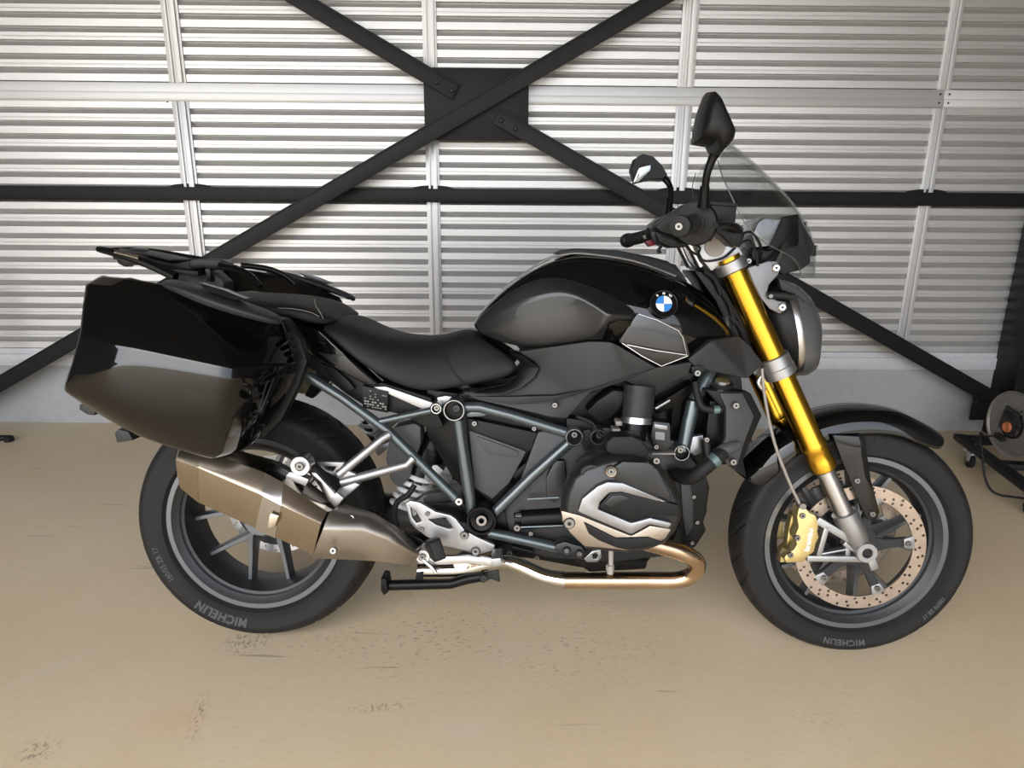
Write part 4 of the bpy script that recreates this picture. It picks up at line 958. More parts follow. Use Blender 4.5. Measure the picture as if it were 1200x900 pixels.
# ---------------------------------------------------------------- engine
bm = slab([(630, 505), (700, 500), (760, 505), (800, 520), (828, 560), (830, 600), (818, 634), (790, 652), (720, 660), (640, 655), (600, 640), (590, 600), (610, 560)], y1=.17, bev=.012, y=-.13); eng = mk('engine_block', bm, 'darkmetal', bike, 30, 'dark boxer engine block')
bm = slab([(500, 455), (640, 480), (740, 440), (868, 430), (872, 470), (850, 545), (800, 545), (720, 520), (650, 560), (600, 600), (560, 590), (530, 560), (500, 510)], y1=.09, bev=.006, y=-.085); mk('inner_dark_fill', bm, 'black', bike)  # black filler body standing in for the shaded gaps behind the frame
for s in (1, -1):
    f = (lambda m: m) if s > 0 else mirrored
    O = [(656, 598), (660, 572), (668, 554), (682, 542), (700, 535), (716, 530), (742, 531), (764, 537), (780, 550), (791, 568), (798, 584), (799, 602), (792, 618), (778, 634), (760, 641), (735, 645), (708, 643), (685, 640), (668, 624), (658, 610)]
    PO = L(O, -.315)
    bm = bmesh.new(); loft(bm, [aty(shrink(PO, .74), -.16), aty(shrink(PO, .76), -.262), aty(shrink(PO, .96), -.268), aty(shrink(PO, .99), -.29), aty(PO, -.316), aty(shrink(PO, .975), -.332), aty(shrink(PO, .93), -.343), aty(shrink(PO, .86), -.348)])
    hd = mk('cylinder_head_cover', f(bm), 'cover', bike, 40, 'charcoal and silver boxer cylinder head cover')
    bm = bmesh.new()
    for k in range(5):
        q = aty(shrink(PO, .80), -.17-.016*k); q2 = aty(shrink(PO, .80), -.176-.016*k); loft(bm, [q, q2])
    mk('cooling_fins', f(bm), 'darkmetal', hd)
    bm = slab([(657, 598), (680, 604), (700, 612), (740, 628), (762, 616), (788, 620), (780, 632), (768, 638), (735, 646), (708, 643), (685, 641), (668, 625), (659, 611)], y1=-.30, bev=.006, y=-.356); mk('lower_shield', f(bm), 'bronze', hd)
    bm = slab([(684, 612), (700, 620), (722, 631), (760, 630), (776, 636), (760, 641), (735, 645), (722, 642), (702, 634), (690, 626)], y1=-.33, bev=.003, y=-.3615); mk('shield_insert', f(bm), 'plastic', hd)
    bm = slab([(677, 600), (682, 585), (700, 570), (712, 565), (730, 566), (786, 590), (772, 588), (728, 577), (714, 578), (703, 589), (701, 597), (740, 613), (762, 607), (788, 613), (784, 620), (761, 615), (740, 627), (700, 610)], y1=-.33, bev=.005, y=-.367); mk('trim_band', f(bm), 'band', hd)
    bm = slab([(703, 592), (715, 578), (728, 577), (795, 592), (796, 606), (764, 603), (742, 610), (704, 596)], y1=-.335, bev=.003, y=-.361); mk('centre_panel', f(bm), 'plastic', hd)
    bm = slab([(708, 590), (717, 581), (728, 580), (740, 584), (724, 590), (716, 595)], y1=-.35, bev=.002, y=-.3635); mk('panel_facet', f(bm), 'cover', hd)
    bm = slab([(712, 552), (730, 541), (760, 542), (772, 552), (784, 575), (788, 587), (770, 583), (738, 571), (722, 564)], y1=-.335, bev=.006, y=-.361); mk('upper_facet', f(bm), 'cover', hd)
    q = b(716, 552, -.362); bolt(mir(q, s), .0125, hd, 'bronze', (0, -s, 0)); bolt(mir(b(716, 552, -.368), s), .008, hd, 'bolt', (0, -s, 0))
    q = b(667, 612, -.352); bolt(mir(q, s), .0125, hd, 'bolt', (0, -s, 0)); bolt(mir(b(769, 539.5, -.335), s), .008, hd, 'bolt', (0, -s, 0))
    bm = bmesh.new(); c = b(690, 551, -.345); lathe(bm, [(.01, .018), (-.001, .018), (-.002, .0165), (-.002, .013), (.001, .012), (.001, .001)], Vector((0, 0, 0)), (0, 1, 0), 28); bmesh.ops.scale(bm, vec=(1, 1, .6), verts=bm.verts[:])
    bmesh.ops.rotate(bm, cent=(0, 0, 0), matrix=Matrix.Rotation(R(-25), 3, 'Y'), verts=bm.verts[:]); bmesh.ops.translate(bm, vec=c, verts=bm.verts[:]); mk('embossed_oval', f(bm), 'cover', hd)
    bm = slab([(710, 530), (711, 518), (718, 512), (740, 511), (752, 516), (763, 532), (752, 541), (724, 536)], y1=-.265, bev=.008, y=-.322); mk('plug_cover', f(bm), 'rubber', hd)
    # intake
    bm = bmesh.new(); A, B = b(750, 452, -.165), b(746, 492, -.175); tube(bm, [A, A.lerp(B, .5), B], [.036, .035, .034], 28); mk('intake_duct', f(bm), 'plastic2', bike)
    bm = bmesh.new(); A, B = b(746, 489, -.174), b(745.5, 496, -.176); tube(bm, [A, B], .0355, 28); cm_ = mk('hose_clamp', f(bm), 'alub', bike)
    bm = bmesh.new(); A, B = b(745, 495, -.175), b(743, 516, -.185); tube(bm, [A, A.lerp(B, .5), A.lerp(B, .52), B], [.031, .031, .027, .027], 28); mk('throttle_body', f(bm), 'black', bike)
    # injector block with pale connector
    bm = slab([(766, 494), (785, 496), (786, 522), (780, 529), (766, 526), (763, 510)], y1=-.14, bev=.002, y=-.19); inj = mk('injector_block', f(bm), 'cover', bike)
    bm = slab([(768, 506), (779, 507), (779, 516), (768, 515)], y1=-.16, bev=.001, y=-.195); mk('connector', f(bm), 'print', inj)
    bm = slab([(767, 497), (782, 499), (782, 504), (767, 502)], y1=-.16, bev=.001, y=-.194); mk('connector', f(bm), 'band', inj)
    bolt(mir(b(769, 523.5, -.193), s), .006, inj, 'bolt', (0, -s, 0))
    for x0, y0, x1, y1 in ((756, 497, 758, 516), (722, 494, 729, 499), (718, 503, 727, 506), (764, 531, 792, 533)):
        bm = slab([(x0, y0), (x1, y0), (x1, y1), (x0, y1)], y1=-.14, bev=.001, y=-.18); mk('fitting', f(bm), 'hose', bike)
    bm = bmesh.new(); tube(bm, [mir(p, 1) for p in L([(676, 488, -.15), (694, 496, -.16), (702, 508, -.165), (714, 512, -.18), (735, 512, -.19)])], .0045, 8, 5); mk('fuel_hose', f(bm), 'rubber', bike)
    bm = slab([(664, 490), (690, 494), (700, 500), (698, 504), (664, 503)], y1=-.1, bev=.002, y=-.14); mk('rubber_pad', f(bm), 'plastic', bike)
    # starter / drive-shaft cylinder behind the head
    bm = bmesh.new(); A, B = b(603, 608, -.12), b(665, 604, -.12); tube(bm, [A, A.lerp(B, .12), A.lerp(B, .13), B], [.022, .022, .027, .027], 24); mk('starter_motor', f(bm), 'black', bike)
    bm = bmesh.new(); A, B = b(604, 604, -.147), b(611, 604, -.147); tube(bm, [A, B], .006, 10); tube(bm, L([(618, 585, -.15), (655, 583, -.15)]), .003, 8); tube(bm, L([(608, 618, -.15), (660, 616, -.15)]), .003, 8); mk('starter_stud', f(bm), 'frame', bike)
    bolt(mir(b(606, 618, -.15), s), .009, bike, 'bolt', (0, -s, 0)); bolt(mir(b(622, 625, -.15), s), .006, bike, 'bolt', (0, -s, 0))
    bm = slab([(640, 560), (650, 540), (662, 540), (664, 575), (650, 590), (640, 585)], y1=-.1, bev=.004, y=-.15); mk('engine_casing', f(bm), 'darkmetal', bike)
    # front timing-chest edge with ribs
    bm = slab([(784, 556), (806, 556), (826, 552), (832, 572), (828, 600), (824, 612), (828, 622), (816, 640), (806, 648), (786, 640), (796, 615), (800, 596)], y1=-.06, bev=.005, y=-.165); fc = mk('front_engine_cover', f(bm), 'black', bike)
    for px, py in ((813, 582), (817, 612), (811, 636)): bolt(mir(b(px, py, -.168), s), .005, fc, 'bolt', (0, -s, 0))
    bm = slab([(797, 560), (808, 560), (813, 590), (812, 618), (804, 630), (800, 604)], y1=-.15, bev=.003, y=-.172); mk('cover_rib', f(bm), 'darkmetal', fc)
    # radiator shroud
    bm = slab([(826, 456, -.165), (842, 459, -.175), (872, 459, -.16), (880, 461, -.155), (893, 487, -.15), (882, 512, -.15), (871, 540, -.155), (875, 560, -.155), (862, 552, -.165), (846, 540, -.17), (842, 528, -.172), (848, 514, -.175), (848, 480, -.175)], y1=-.12, bev=.003); sh = mk('radiator_shroud', f(bm), 'plastic', bike, 30, 'black side shroud of the radiator')
    bm = slab([(843, 461, -.182), (870, 461, -.168), (884, 488, -.160), (872, 520, -.166), (864, 546, -.170), (852, 545, -.178), (844, 530, -.182), (851, 512, -.184), (851, 478, -.184)], y1=-.15, bev=.003); mk('shroud_face', f(bm), 'greyplastic', sh)
    for px, py in ((862, 475), (859, 541)): bolt(mir(b(px, py, -.186), s), .0082, sh, 'bolt', (0, -s, 0))
    bm = bmesh.new(); tube(bm, L([(842, 534, -.182), (850, 527, -.184), (866, 521, -.178)]), [.017, .016, .010], 16, 3); mk('shroud_boss', f(bm), 'greyplastic', sh)
    bm = slab([(832, 470), (852, 470), (852, 545), (840, 545), (826, 520)], y1=-.06, bev=.004, y=-.14); mk('radiator', f(bm), 'black', bike)
    # coolant hoses with clamps
    bm = bmesh.new(); tube(bm, L([(792, 556, -.16), (808, 560, -.19), (824, 550, -.2), (838, 538, -.195), (848, 530, -.185)]), .0165, 16, 5); hz = mk('coolant_hose', f(bm), 'rubber', bike)
    bm = bmesh.new(); A = b(836, 540, -.196); D = (b(842, 535, -.193)-A); tube(bm, [A-D*.4, A+D*.6], .0178, 18); mk('hose_clamp', f(bm), 'clampgreen', bike)
    bm = bmesh.new(); tube(bm, L([(815, 448, -.155), (817, 462, -.165), (822, 476, -.175), (832, 480, -.178), (846, 480, -.178)]), .0088, 12, 5); mk('coolant_hose', f(bm), 'rubber', bike)
    bm = bmesh.new(); A, B = b(836, 480, -.178), b(843, 480, -.178); tube(bm, [A, B], .0100, 14); mk('hose_clamp', f(bm), 'clampgreen', bike)
    bm = bmesh.new(); tube(bm, L([(827, 515, -.165), (829, 530, -.17), (832, 545, -.18)]), .012, 12, 4); mk('hose_branch', f(bm), 'plastic', bike); bolt(mir(b(828, 515, -.18), s), .0065, bike, 'bolt', (0, -s, 0))
    bm = slab([(812, 512), (824, 510), (824, 530), (814, 534), (808, 530)], y1=-.13, bev=.002, y=-.15); mk('hose_bracket', f(bm), 'band', bike)
    bm = slab([(810, 430), (822, 428), (828, 434), (820, 440), (812, 440)], y1=-.15, bev=.002, y=-.19); mk('cover_tab', f(bm), 'plastic', bike); bolt(mir(b(817, 437, -.195), s), .008, bike, 'bolt', (0, -s, 0))
    # airbox arm seen above the throttle
    bm = slab([(768, 474, -.16), (790, 462, -.15), (812, 448, -.14), (812, 458, -.14), (800, 470, -.14), (795, 500, -.13), (786, 500, -.13), (788, 478, -.14), (770, 486, -.15)], y1=-.09, bev=.003); mk('airbox_arm', f(bm), 'black', bike)
    bm = bmesh.new(); tube(bm, L([(768, 479, -.162), (785, 469, -.16)]), .0035, 8); mk('fuel_rail', f(bm), 'band', bike)
    # exhaust header
    hp = [(742, 632, -.27), (775, 640, -.275), (803, 649, -.27), (817, 660, -.255), (812, 673, -.238), (795, 679.5, -.228), (765, 680, -.225), (710, 680, -.222), (660, 680, -.22)]
    bm = bmesh.new(); tube(bm, L(hp), .0190, 20, 6); mk('exhaust_header', f(bm), 'header', bike, 40, 'bronze heat-tinted exhaust header')
    if s > 0:
        hp = [(662, 680, -.22), (637, 675, -.21), (612, 664, -.195), (594, 658, -.18), (575, 660, -.16), (540, 667, -.14), (490, 668, -.14)]
        bm = bmesh.new(); tube(bm, L(hp), [.0190, .0180, .0180, .0178, .0178, .018, .018], 20, 6); mk('exhaust_pipe', bm, 'chrome', bike, 40, 'chromed exhaust mid pipe')
        bm = bmesh.new(); tube(bm, L([(661, 680, -.22), (658, 679.5, -.22)]), .0205, 20); mk('pipe_joint', bm, 'steel', bike)
        bm = bmesh.new(); tube(bm, L([(715, 672, -.235), (716, 660, -.235), (716, 645, -.23)]), [.008, .0055, .006], 12); tube(bm, L([(715, 668, -.236), (715, 662, -.236)]), .0095, 6); mk('oxygen_sensor', bm, 'hose', bike)
    else:
        bm = bmesh.new(); tube(bm, [mir(p, -1) for p in L([(662, 680, -.22), (620, 672, -.18), (580, 660, -.05)])] + L([(540, 660, -.18)]), .019, 16, 5); mk('exhaust_pipe', bm, 'header', bike)
bm = bmesh.new(); c = b(846, 449, -.12); lathe(bm, [(-.02, .02), (-.004, .026), (0, .026), (.004, .018), (.010, .017), (.012, .012)], c, (0, -.35, 1), 28); mk('radiator_cap', bm, 'alub', bike)
bm = bmesh.new(); lathe(bm, [(.011, .016), (.0125, .012), (.014, .001)], c, (0, -.35, 1), 28); mk('cap_sticker', bm, 'caliper', bike)
# gearbox, oil pan, swing arm
bm = slab([(585, 600), (640, 590), (700, 640), (770, 645), (760, 660), (690, 668), (620, 655), (580, 650), (560, 640), (555, 615)], y1=.15, bev=.01, y=-.11); mk('gearbox', bm, 'black', bike)
bm = slab([(670, 655), (760, 655), (758, 668), (690, 672)], y1=.12, bev=.01, y=-.12); mk('oil_pan', bm, 'black', bike)
bm = slab([(600, 640), (625, 646), (625, 655), (600, 652)], y1=-.12, bev=.002, y=-.15); mk('sensor_block', bm, 'black', bike)
for px, py in ((597, 648), (629, 654)): bolt(b(px, py, -.152), .006, bike, 'alub')
A = Vector((.02, .13, .315)); B = b(560, 612, .10); B = Vector((B.x, .10, B.z))
bm = bmesh.new(); tube(bm, [A, A.lerp(B, .35), B], [.055, .048, .05], 20); mk('swing_arm', bm, 'darkmetal', bike)
bm = slab([(495, 590), (540, 588), (556, 598), (556, 616), (530, 610), (500, 606)], y1=.1, bev=.006, y=-.06); mk('swing_arm_knuckle', bm, 'black', bike)
# shock absorber
sa, sb = b(522, 492, -.02), b(478, 584, -.05); sd = (sb-sa).normalized(); sl_ = (sb-sa).length
bm = bmesh.new(); lathe(bm, [(0, .018), (.02, .03), (.08, .038), (.081, .041), (.14, .041), (.142, .034), (.165, .034)], sa, sd, 28); shk = mk('shock_absorber', bm, 'black', bike)
bm = bmesh.new(); pts = []
u_ = sd.cross(Vector((0, 1, 0))).normalized(); v_ = sd.cross(u_)
for k in range(90): a = 6.28318*k/18; pts.append(sa+sd*(.155+k*.0011*1.0+0)+(u_*math.cos(a)+v_*math.sin(a))*.034)
tube(bm, pts, .0065, 8); mk('coil_spring', bm, 'spring', shk)
bm = bmesh.new(); lathe(bm, [(.15, .018), (sl_, .018)], sa, sd, 16); mk('damper_rod', bm, 'steel', shk)
bm = slab([(489, 553), (499, 545), (512, 545), (520, 552), (512, 560), (500, 566), (490, 562)], y1=.0, bev=.003, y=-.07); mk('spring_seat', bm, 'alu', shk)
bm = slab([(462, 500), (486, 496), (493, 500), (493, 520), (486, 540), (480, 560), (468, 572), (458, 564), (452, 540), (456, 512)], y1=-.03, bev=.006, y=-.095); mk('splash_guard', bm, 'greyplastic', bike)
bm = bmesh.new(); tube(bm, L([(484, 588, -.14), (500, 578, -.14), (520, 575, -.13)]), .003, 8, 4); tube(bm, L([(486, 568, -.12), (478, 580, -.13), (466, 588, -.13), (462, 604, -.13), (468, 628, -.14)]), .007, 10, 5); mk('brake_line', bm, 'rubber', bike)
bm = slab([(472, 624), (490, 630), (506, 640), (502, 648), (484, 646), (472, 640)], y1=-.12, bev=.003, y=-.155); mk('brake_cylinder', bm, 'black', bike)
# ---------------------------------------------------------------- foot rests
hole1 = [(481, 595), (487, 599), (494, 611), (488, 613), (483, 606)]; hole2 = [(502, 609), (522, 607), (531, 619), (526, 620), (511, 615)]
for s in (1, -1):
    f = (lambda m: m) if s > 0 else mirrored
    bm = slab([(475, 590), (481, 587), (492, 589), (511, 600), (528, 604), (534, 608), (545, 622), (560, 630), (580, 639), (579, 645), (560, 651), (534, 643), (520, 640), (498, 628), (487, 620), (480, 612)], y1=-.165, bev=.003, y=-.178, holes=[hole1, hole2]); hp_ = mk('foot_rest_plate', f(bm), 'alu', bike, 30, 'silver foot rest plate')
    for px, py, r in ((501, 602, .006), (494, 620, .006), (544.5, 626.5, .0105), (557.5, 645, .0105)): bolt(mir(b(px, py, -.18), s), r, hp_, 'bolt', (0, -s, 0))
    bm = bmesh.new(); A = b(513, 645, -.285); Bq = b(505, 640, -.185)
    D = (Bq-A).normalized(); Xv = Vector((1, 0, .35)).normalized(); Zv = D.cross(Xv).normalized(); Xv = Zv.cross(D)
    loft(bm, [[A+D*t+Xv*w*c0+Zv*h*c1 for c0, c1 in ((-1, -1), (1, -1), (1, 1), (-1, 1))] for t, w, h in ((0, .011, .020), (.006, .014, .024), (.075, .014, .022), (.08, .010, .012))]); bevel(bm, .003)
    fp = mk('foot_peg', f(bm), 'rubber', bike)
    bm = bmesh.new(); tube(bm, [A+D*.07, Bq], [.010, .011], 12); mk('peg_arm', f(bm), 'alu', fp)
    bm = bmesh.new(); c = b(495.5, 652, -.20); lathe(bm, [(.04, .012), (.04, .018), (.0, .018), (-.003, .016), (-.003, .011), (.0, .010), (.0, .001)], mir(c, s), (0, s, 0), 28); mk('pedal_pivot', bm, 'alub', bike)
    bolt(mir(b(495.5, 652, -.202), s), .0075, bike, 'bolt', (0, -s, 0))
    bm = slab([(479, 645), (492, 642), (500, 648), (500, 660), (492, 662), (480, 652)], y1=-.17, bev=.003, y=-.19); mk('pedal_crank', f(bm), 'alu', bike)
    bm = slab([(500, 653), (548, 652), (580, 655), (586, 654), (587, 664), (576, 664), (546, 661), (502, 663)], y1=-.185, bev=.003, y=-.198); pd = mk('brake_pedal' if s > 0 else 'shift_lever', f(bm), 'alub', bike)
    bm = slab([(575, 655), (587, 654), (588, 664), (576, 665)], y1=-.18, bev=.003, y=-.24); mk('pedal_tip', f(bm), 'alu', pd)
    bm = bmesh.new(); tube(bm, [mir(p, s) for p in L([(496, 656, -.2), (505, 664, -.205), (511, 671, -.205)])], .005, 8); tube(bm, [mir(p, s) for p in L([(470, 650, -.19), (476, 640, -.19)])], .004, 8); mk('pedal_linkage', bm, 'alub', bike)
    # passenger foot rest bracket: two arms meeting in a plate
    bm = bmesh.new()
    tube(bm, [mir(p, s) for p in L([(456, 509, -.165), (448, 514, -.172), (397, 556, -.195)])], [.0105, .010, .0115], 12)
    tube(bm, [mir(p, s) for p in L([(484, 537, -.168), (476, 545, -.174), (412, 562, -.195), (400, 565, -.195)])], [.0105, .010, .0115, .011], 12)
    t = slab([(391, 556), (402, 546), (408, 552), (422, 558), (408, 568), (402, 566)], y1=-.186, bev=.002, y=-.198); merge(bm, f(t))
    t = slab([(370, 541), (404, 542), (398, 550), (391, 558), (380, 552)], y1=-.186, bev=.002, y=-.197, holes=[[(377, 546), (394, 547), (390, 553), (382, 551)]]); merge(bm, f(t))
    prb = mk('passenger_rest_bracket', bm, 'alu', bike, 40)
    bm = slab([(398, 572), (416, 566), (422, 568), (404, 584), (396, 582)], y1=-.18, bev=.003, y=-.205); mk('bracket_foot', f(bm), 'alu', prb)
    bm = bmesh.new(); tube(bm, [mir(p, s) for p in L([(366, 548, -.235), (394, 580, -.225)])], .0115, 14); pp = mk('passenger_peg', bm, 'rubber', bike)
    bm = slab([(362, 545), (368, 552), (392, 578), (390, 590), (384, 588), (376, 566), (366, 558)], y1=-.222, bev=.003, y=-.245); mk('peg_casting', f(bm), 'alub', pp)
    bm = slab([(384, 586), (394, 577), (403, 584), (393, 596)], y1=-.2, bev=.003, y=-.245); mk('peg_hinge', f(bm), 'alu', pp)
# ---------------------------------------------------------------- silencer
def sring(pts): return L(pts)
def msec(bo, cr, tp, yb=-.275, yc=-.315, yt=-.245):
    B_, C_, T_ = b(*bo, yb), b(*cr, yc), b(*tp, yt)
    up = (T_-B_); 
    mid_ = C_.lerp(T_, .14) + Vector((0, -.006, .003))
    mid2 = C_.lerp(T_, .52) + Vector((0, -.012, .016))
    inner_t = T_ + Vector((0, .05, -.012)); inner_m = (B_+T_)/2 + Vector((0, .075, 0)); inner_b = B_ + Vector((0, .05, .008))
    return [B_, B_.lerp(C_, .5)+Vector((0, -.003, 0)), C_, mid_, mid2, T_, inner_t, inner_m, inner_b]
secs = [msec((233, 589), (232, 548), (252, 524)), msec((295, 617), (304, 579), (312, 540)), msec((324, 630), (331, 593), (341, 556)), msec((367, 650), (376, 614), (394, 598))]
bm = bmesh.new(); loft(bm, secs); muf = mk('silencer', bm, 'muffler', bike, 28, 'brushed titanium exhaust silencer')
e0 = msec((212, 572), (207, 539), (226, 512)); e1 = [p+Vector((-.004, 0, .0)) for p in shrink(e0, .93)]
bm = bmesh.new(); loft(bm, [shrink(secs[0], 1.012), shrink(e0, 1.012), e1]); mk('silencer_end_cap', bm, 'muffler', muf, 28)
bm = bmesh.new(); c = sum(e1, Vector())/9; tube(bm, [c+Vector((-.003, 0, 0)), c+Vector((.01, 0, 0))], .03, 20); mk('silencer_outlet', bm, 'hole', muf)
sA, sB = secs[1], secs[2]; s1_ = [p.lerp(q, .15) for p, q in zip(sA, sB)]; s2_ = [p.lerp(q, .95) for p, q in zip(sA, sB)]
bm = bmesh.new(); loft(bm, [shrink(s1_, 1.0), shrink(s1_, 1.035), shrink(s2_, 1.035), shrink(s2_, 1.0)]); mk('silencer_strap', bm, 'steel', muf, 28)
bm = slab([(316, 603), (326, 606), (322, 618), (313, 619)], y1=-.29, bev=.002, y=-.314); mk('strap_buckle', bm, 'muffler', muf)
cone1 = msec((366, 653), (378, 622), (396, 594), -.275, -.318, -.245)
cone2 = msec((412, 656), (425, 622), (432, 604), -.262, -.285, -.235); cone3 = msec((446, 658), (455, 634), (462, 622), -.245, -.262, -.225); cone4 = msec((482, 664), (488, 655), (492, 650), -.215, -.225, -.2)
bm = bmesh.new(); loft(bm, [shrink(cone1, .97), shrink(cone1, 1.04), cone2, cone3, cone4]); con = mk('silencer_shroud', bm, 'cone', bike, 75, 'matte steel exhaust shroud')
for px, py, y in ((412, 607, -.275), (391, 645, -.305)): bolt(b(px, py, y), .0085, con, 'bolt', (0, -1, .2))
bm = bmesh.new(); c = b(352, 546, -.262); lathe(bm, [(.03, .018), (.03, .0235), (.0, .0235), (-.003, .021), (-.003, .012), (.0, .011), (.0, .001)], c, (0, 1, 0), 32); hg = mk('silencer_hanger', bm, 'alub', bike)
bolt(b(352, 546, -.268), .010, hg, 'bolt')
bm = slab([(340, 553), (362, 562), (358, 570), (332, 560)], y1=-.235, bev=.002, y=-.262); mk('hanger_clamp', bm, 'alu', hg)
# ---------------------------------------------------------------- centre stand (folded)
for s in (1, -1):
    f = (lambda m: m) if s > 0 else mirrored
    bm = bmesh.new(); tube(bm, [mir(p, s) for p in L([(448, 686, -.165), (528, 684, -.16), (548, 678, -.158), (566, 675, -.155)])], [.0125, .0125, .013, .013], 14); cs = mk('centre_stand', bm, 'black', bike)
    bm = slab([(446, 678), (452, 679), (455, 694), (450, 698), (446, 692)], y1=-.14, bev=.002, y=-.19); mk('stand_foot', f(bm), 'black', cs)
    bm = slab([(554, 656), (582, 656), (586, 683), (575, 679), (566, 684), (556, 676)], y1=-.135, bev=.003, y=-.148); mk('stand_bracket', f(bm), 'darkmetal', cs)
    bolt(mir(b(567, 677, -.17), s), .009, cs, 'darkmetal', (0, -s, 0))
bm = slab([(488, 672), (496, 671), (495, 682), (486, 682)], y1=-.14, bev=.001, y=-.165); mk('stand_lug', bm, 'black', bike)
# side stand on the far side, down on the floor
A = b(560, 640, .14); g = Vector((A.x-.08, 0, 0))
foot_y = .335
zl = (0 - PIV + foot_y*_sa*1.0 - 0)/_ca + PIV
ft_ = Vector((A.x-.10, foot_y, PIV + ((0.008-PIV) + foot_y*_sa)/_ca))
bm = bmesh.new(); tube(bm, [A, A.lerp(ft_, .5), ft_], [.014, .012, .010], 12); ss = mk('side_stand', bm, 'black', bike)
bm = bmesh.new(); box(bm, ft_, (.07, .045, .010), None, .003); mk('stand_foot', bm, 'black', ss)

# ---------------------------------------------------------------- panniers
def pannier(s):
    f = (lambda m: m) if s > 0 else mirrored
    # columns: rear inner, rear outer, mid, front outer, front inner
    r0 = [(150, 318, -.225), (119, 322, -.29), (150, 323, -.31), (200, 332, -.33), (262, 350, -.33), (330, 372, -.29), (345, 380, -.225)]
    r1 = [(132, 330, -.225), (99, 333, -.335), (138, 340, -.362), (180, 350, -.372), (240, 374, -.376), (322, 394, -.31), (352, 396, -.225)]
    r2 = [(128, 345, -.225), (95, 362, -.372), (135, 371, -.402), (174, 380, -.411), (258, 400, -.412), (328, 410, -.33), (356, 408, -.225)]
    r3 = [(122, 388, -.225), (92, 390, -.405), (132, 399, -.438), (166, 408, -.446), (270, 430, -.446), (332, 428, -.345), (358, 424, -.225)]
    r4 = [(112, 425, -.225), (82, 428, -.415), (118, 438, -.447), (142, 422, -.453), (269, 444, -.4525), (330, 438, -.345), (356, 438, -.225)]
    r5 = [(105, 452, -.225), (72, 455, -.40), (104, 458, -.434), (152, 452, -.448), (268, 456, -.449), (326, 452, -.345), (348, 452, -.225)]
    r6 = [(112, 462, -.225), (76, 460, -.39), (112, 481, -.408), (160, 496, -.418), (262, 500, -.418), (312, 494, -.335), (330, 490, -.225)]
    r7 = [(140, 476, -.225), (92, 470, -.36), (128, 494, -.365), (176, 519, -.365), (250, 538, -.355), (290, 528, -.30), (312, 505, -.225)]
    r8 = [(160, 480, -.225), (130, 482, -.31), (150, 494, -.31), (190, 516, -.31), (240, 536, -.30), (284, 522, -.27), (300, 505, -.225)]
    bm = cage([L(r) for r in (r0, r1, r2, r3, r4, r5, r6, r7, r8)], 3, False, 0, crease_rows=(0, 1, 3, 4, 7), crease_cols=(1, 4), crease=.82, close=True)
    if s < 0:
        f = lambda m: (mirrored(m), bmesh.ops.translate(m, vec=(-.018, 0, .013), verts=m.verts[:]))[0]
    pn = mk('pannier', f(bm), 'gloss', bike, 60, 'glossy black hard pannier case')
    bm = slab([(318, 372, -.25), (332, 375, -.25), (352, 398, -.225), (360, 424, -.225), (350, 452, -.225), (330, 492, -.225), (308, 515, -.225), (296, 510, -.225), (330, 440, -.225)], y1=-.19, bev=.006)
    mk('pannier_base', f(bm), 'plastic', pn)
    # carry handle on top
    h0 = [(186, 329, -.30), (200, 321, -.305), (240, 332, -.31), (290, 350, -.31), (326, 363, -.305), (333, 371, -.30)]
    h1 = [(186, 333, -.345), (202, 333, -.375), (242, 349, -.39), (290, 365, -.39), (322, 374, -.365), (333, 377, -.335)]
    h2 = [(188, 338, -.335), (202, 345, -.365), (242, 363, -.38), (288, 376, -.378), (318, 383, -.355), (332, 383, -.325)]
    bm = cage([L(h0), L(h1), L(h2)], 3, False, .02, crease_rows=(1,), crease=.3); mk('carry_handle', f(bm), 'plastic2', pn, 60)
    bm = slab([(233, 331, -.342), (262, 340, -.352), (286, 350, -.354), (276, 352, -.362), (240, 340, -.358)], y1=-.32, bev=.002); mk('handle_latch', f(bm), 'tankgrey', pn)
    for k in range(4):
        bm = slab([(333+k*3.2, 392+k*9, -.30+.0*k), (338+k*3.2, 390+k*9, -.285), (341+k*3, 396+k*9, -.285), (336+k*3, 398+k*9, -.30)], y1=-.25, bev=.002); mk('hinge_rib', f(bm), 'plastic', pn)
    bm = slab([(150, 506), (138, 503), (134, 508), (137, 519), (156, 516)], y1=-.25, bev=.002, y=-.30); mk('pannier_foot', f(bm), 'plastic2', pn)
    bm = slab([(93, 474), (100, 474), (112, 482), (110, 487), (102, 486), (93, 480)], y1=-.24, bev=.002, y=-.28); mk('pannier_foot', f(bm), 'plastic2', pn)
    bm = bmesh.new(); tube(bm, [mir(p, s) for p in L([(326, 452, -.3), (316, 472, -.3), (306, 488, -.3), (296, 505, -.29)])], .004, 8, 4); tube(bm, [mir(p, s) for p in L([(316, 455, -.31), (308, 474, -.31), (298, 494, -.31)])], .003, 8, 4); mk('case_latch', bm, 'steel', pn)
pannier(1); pannier(-1)
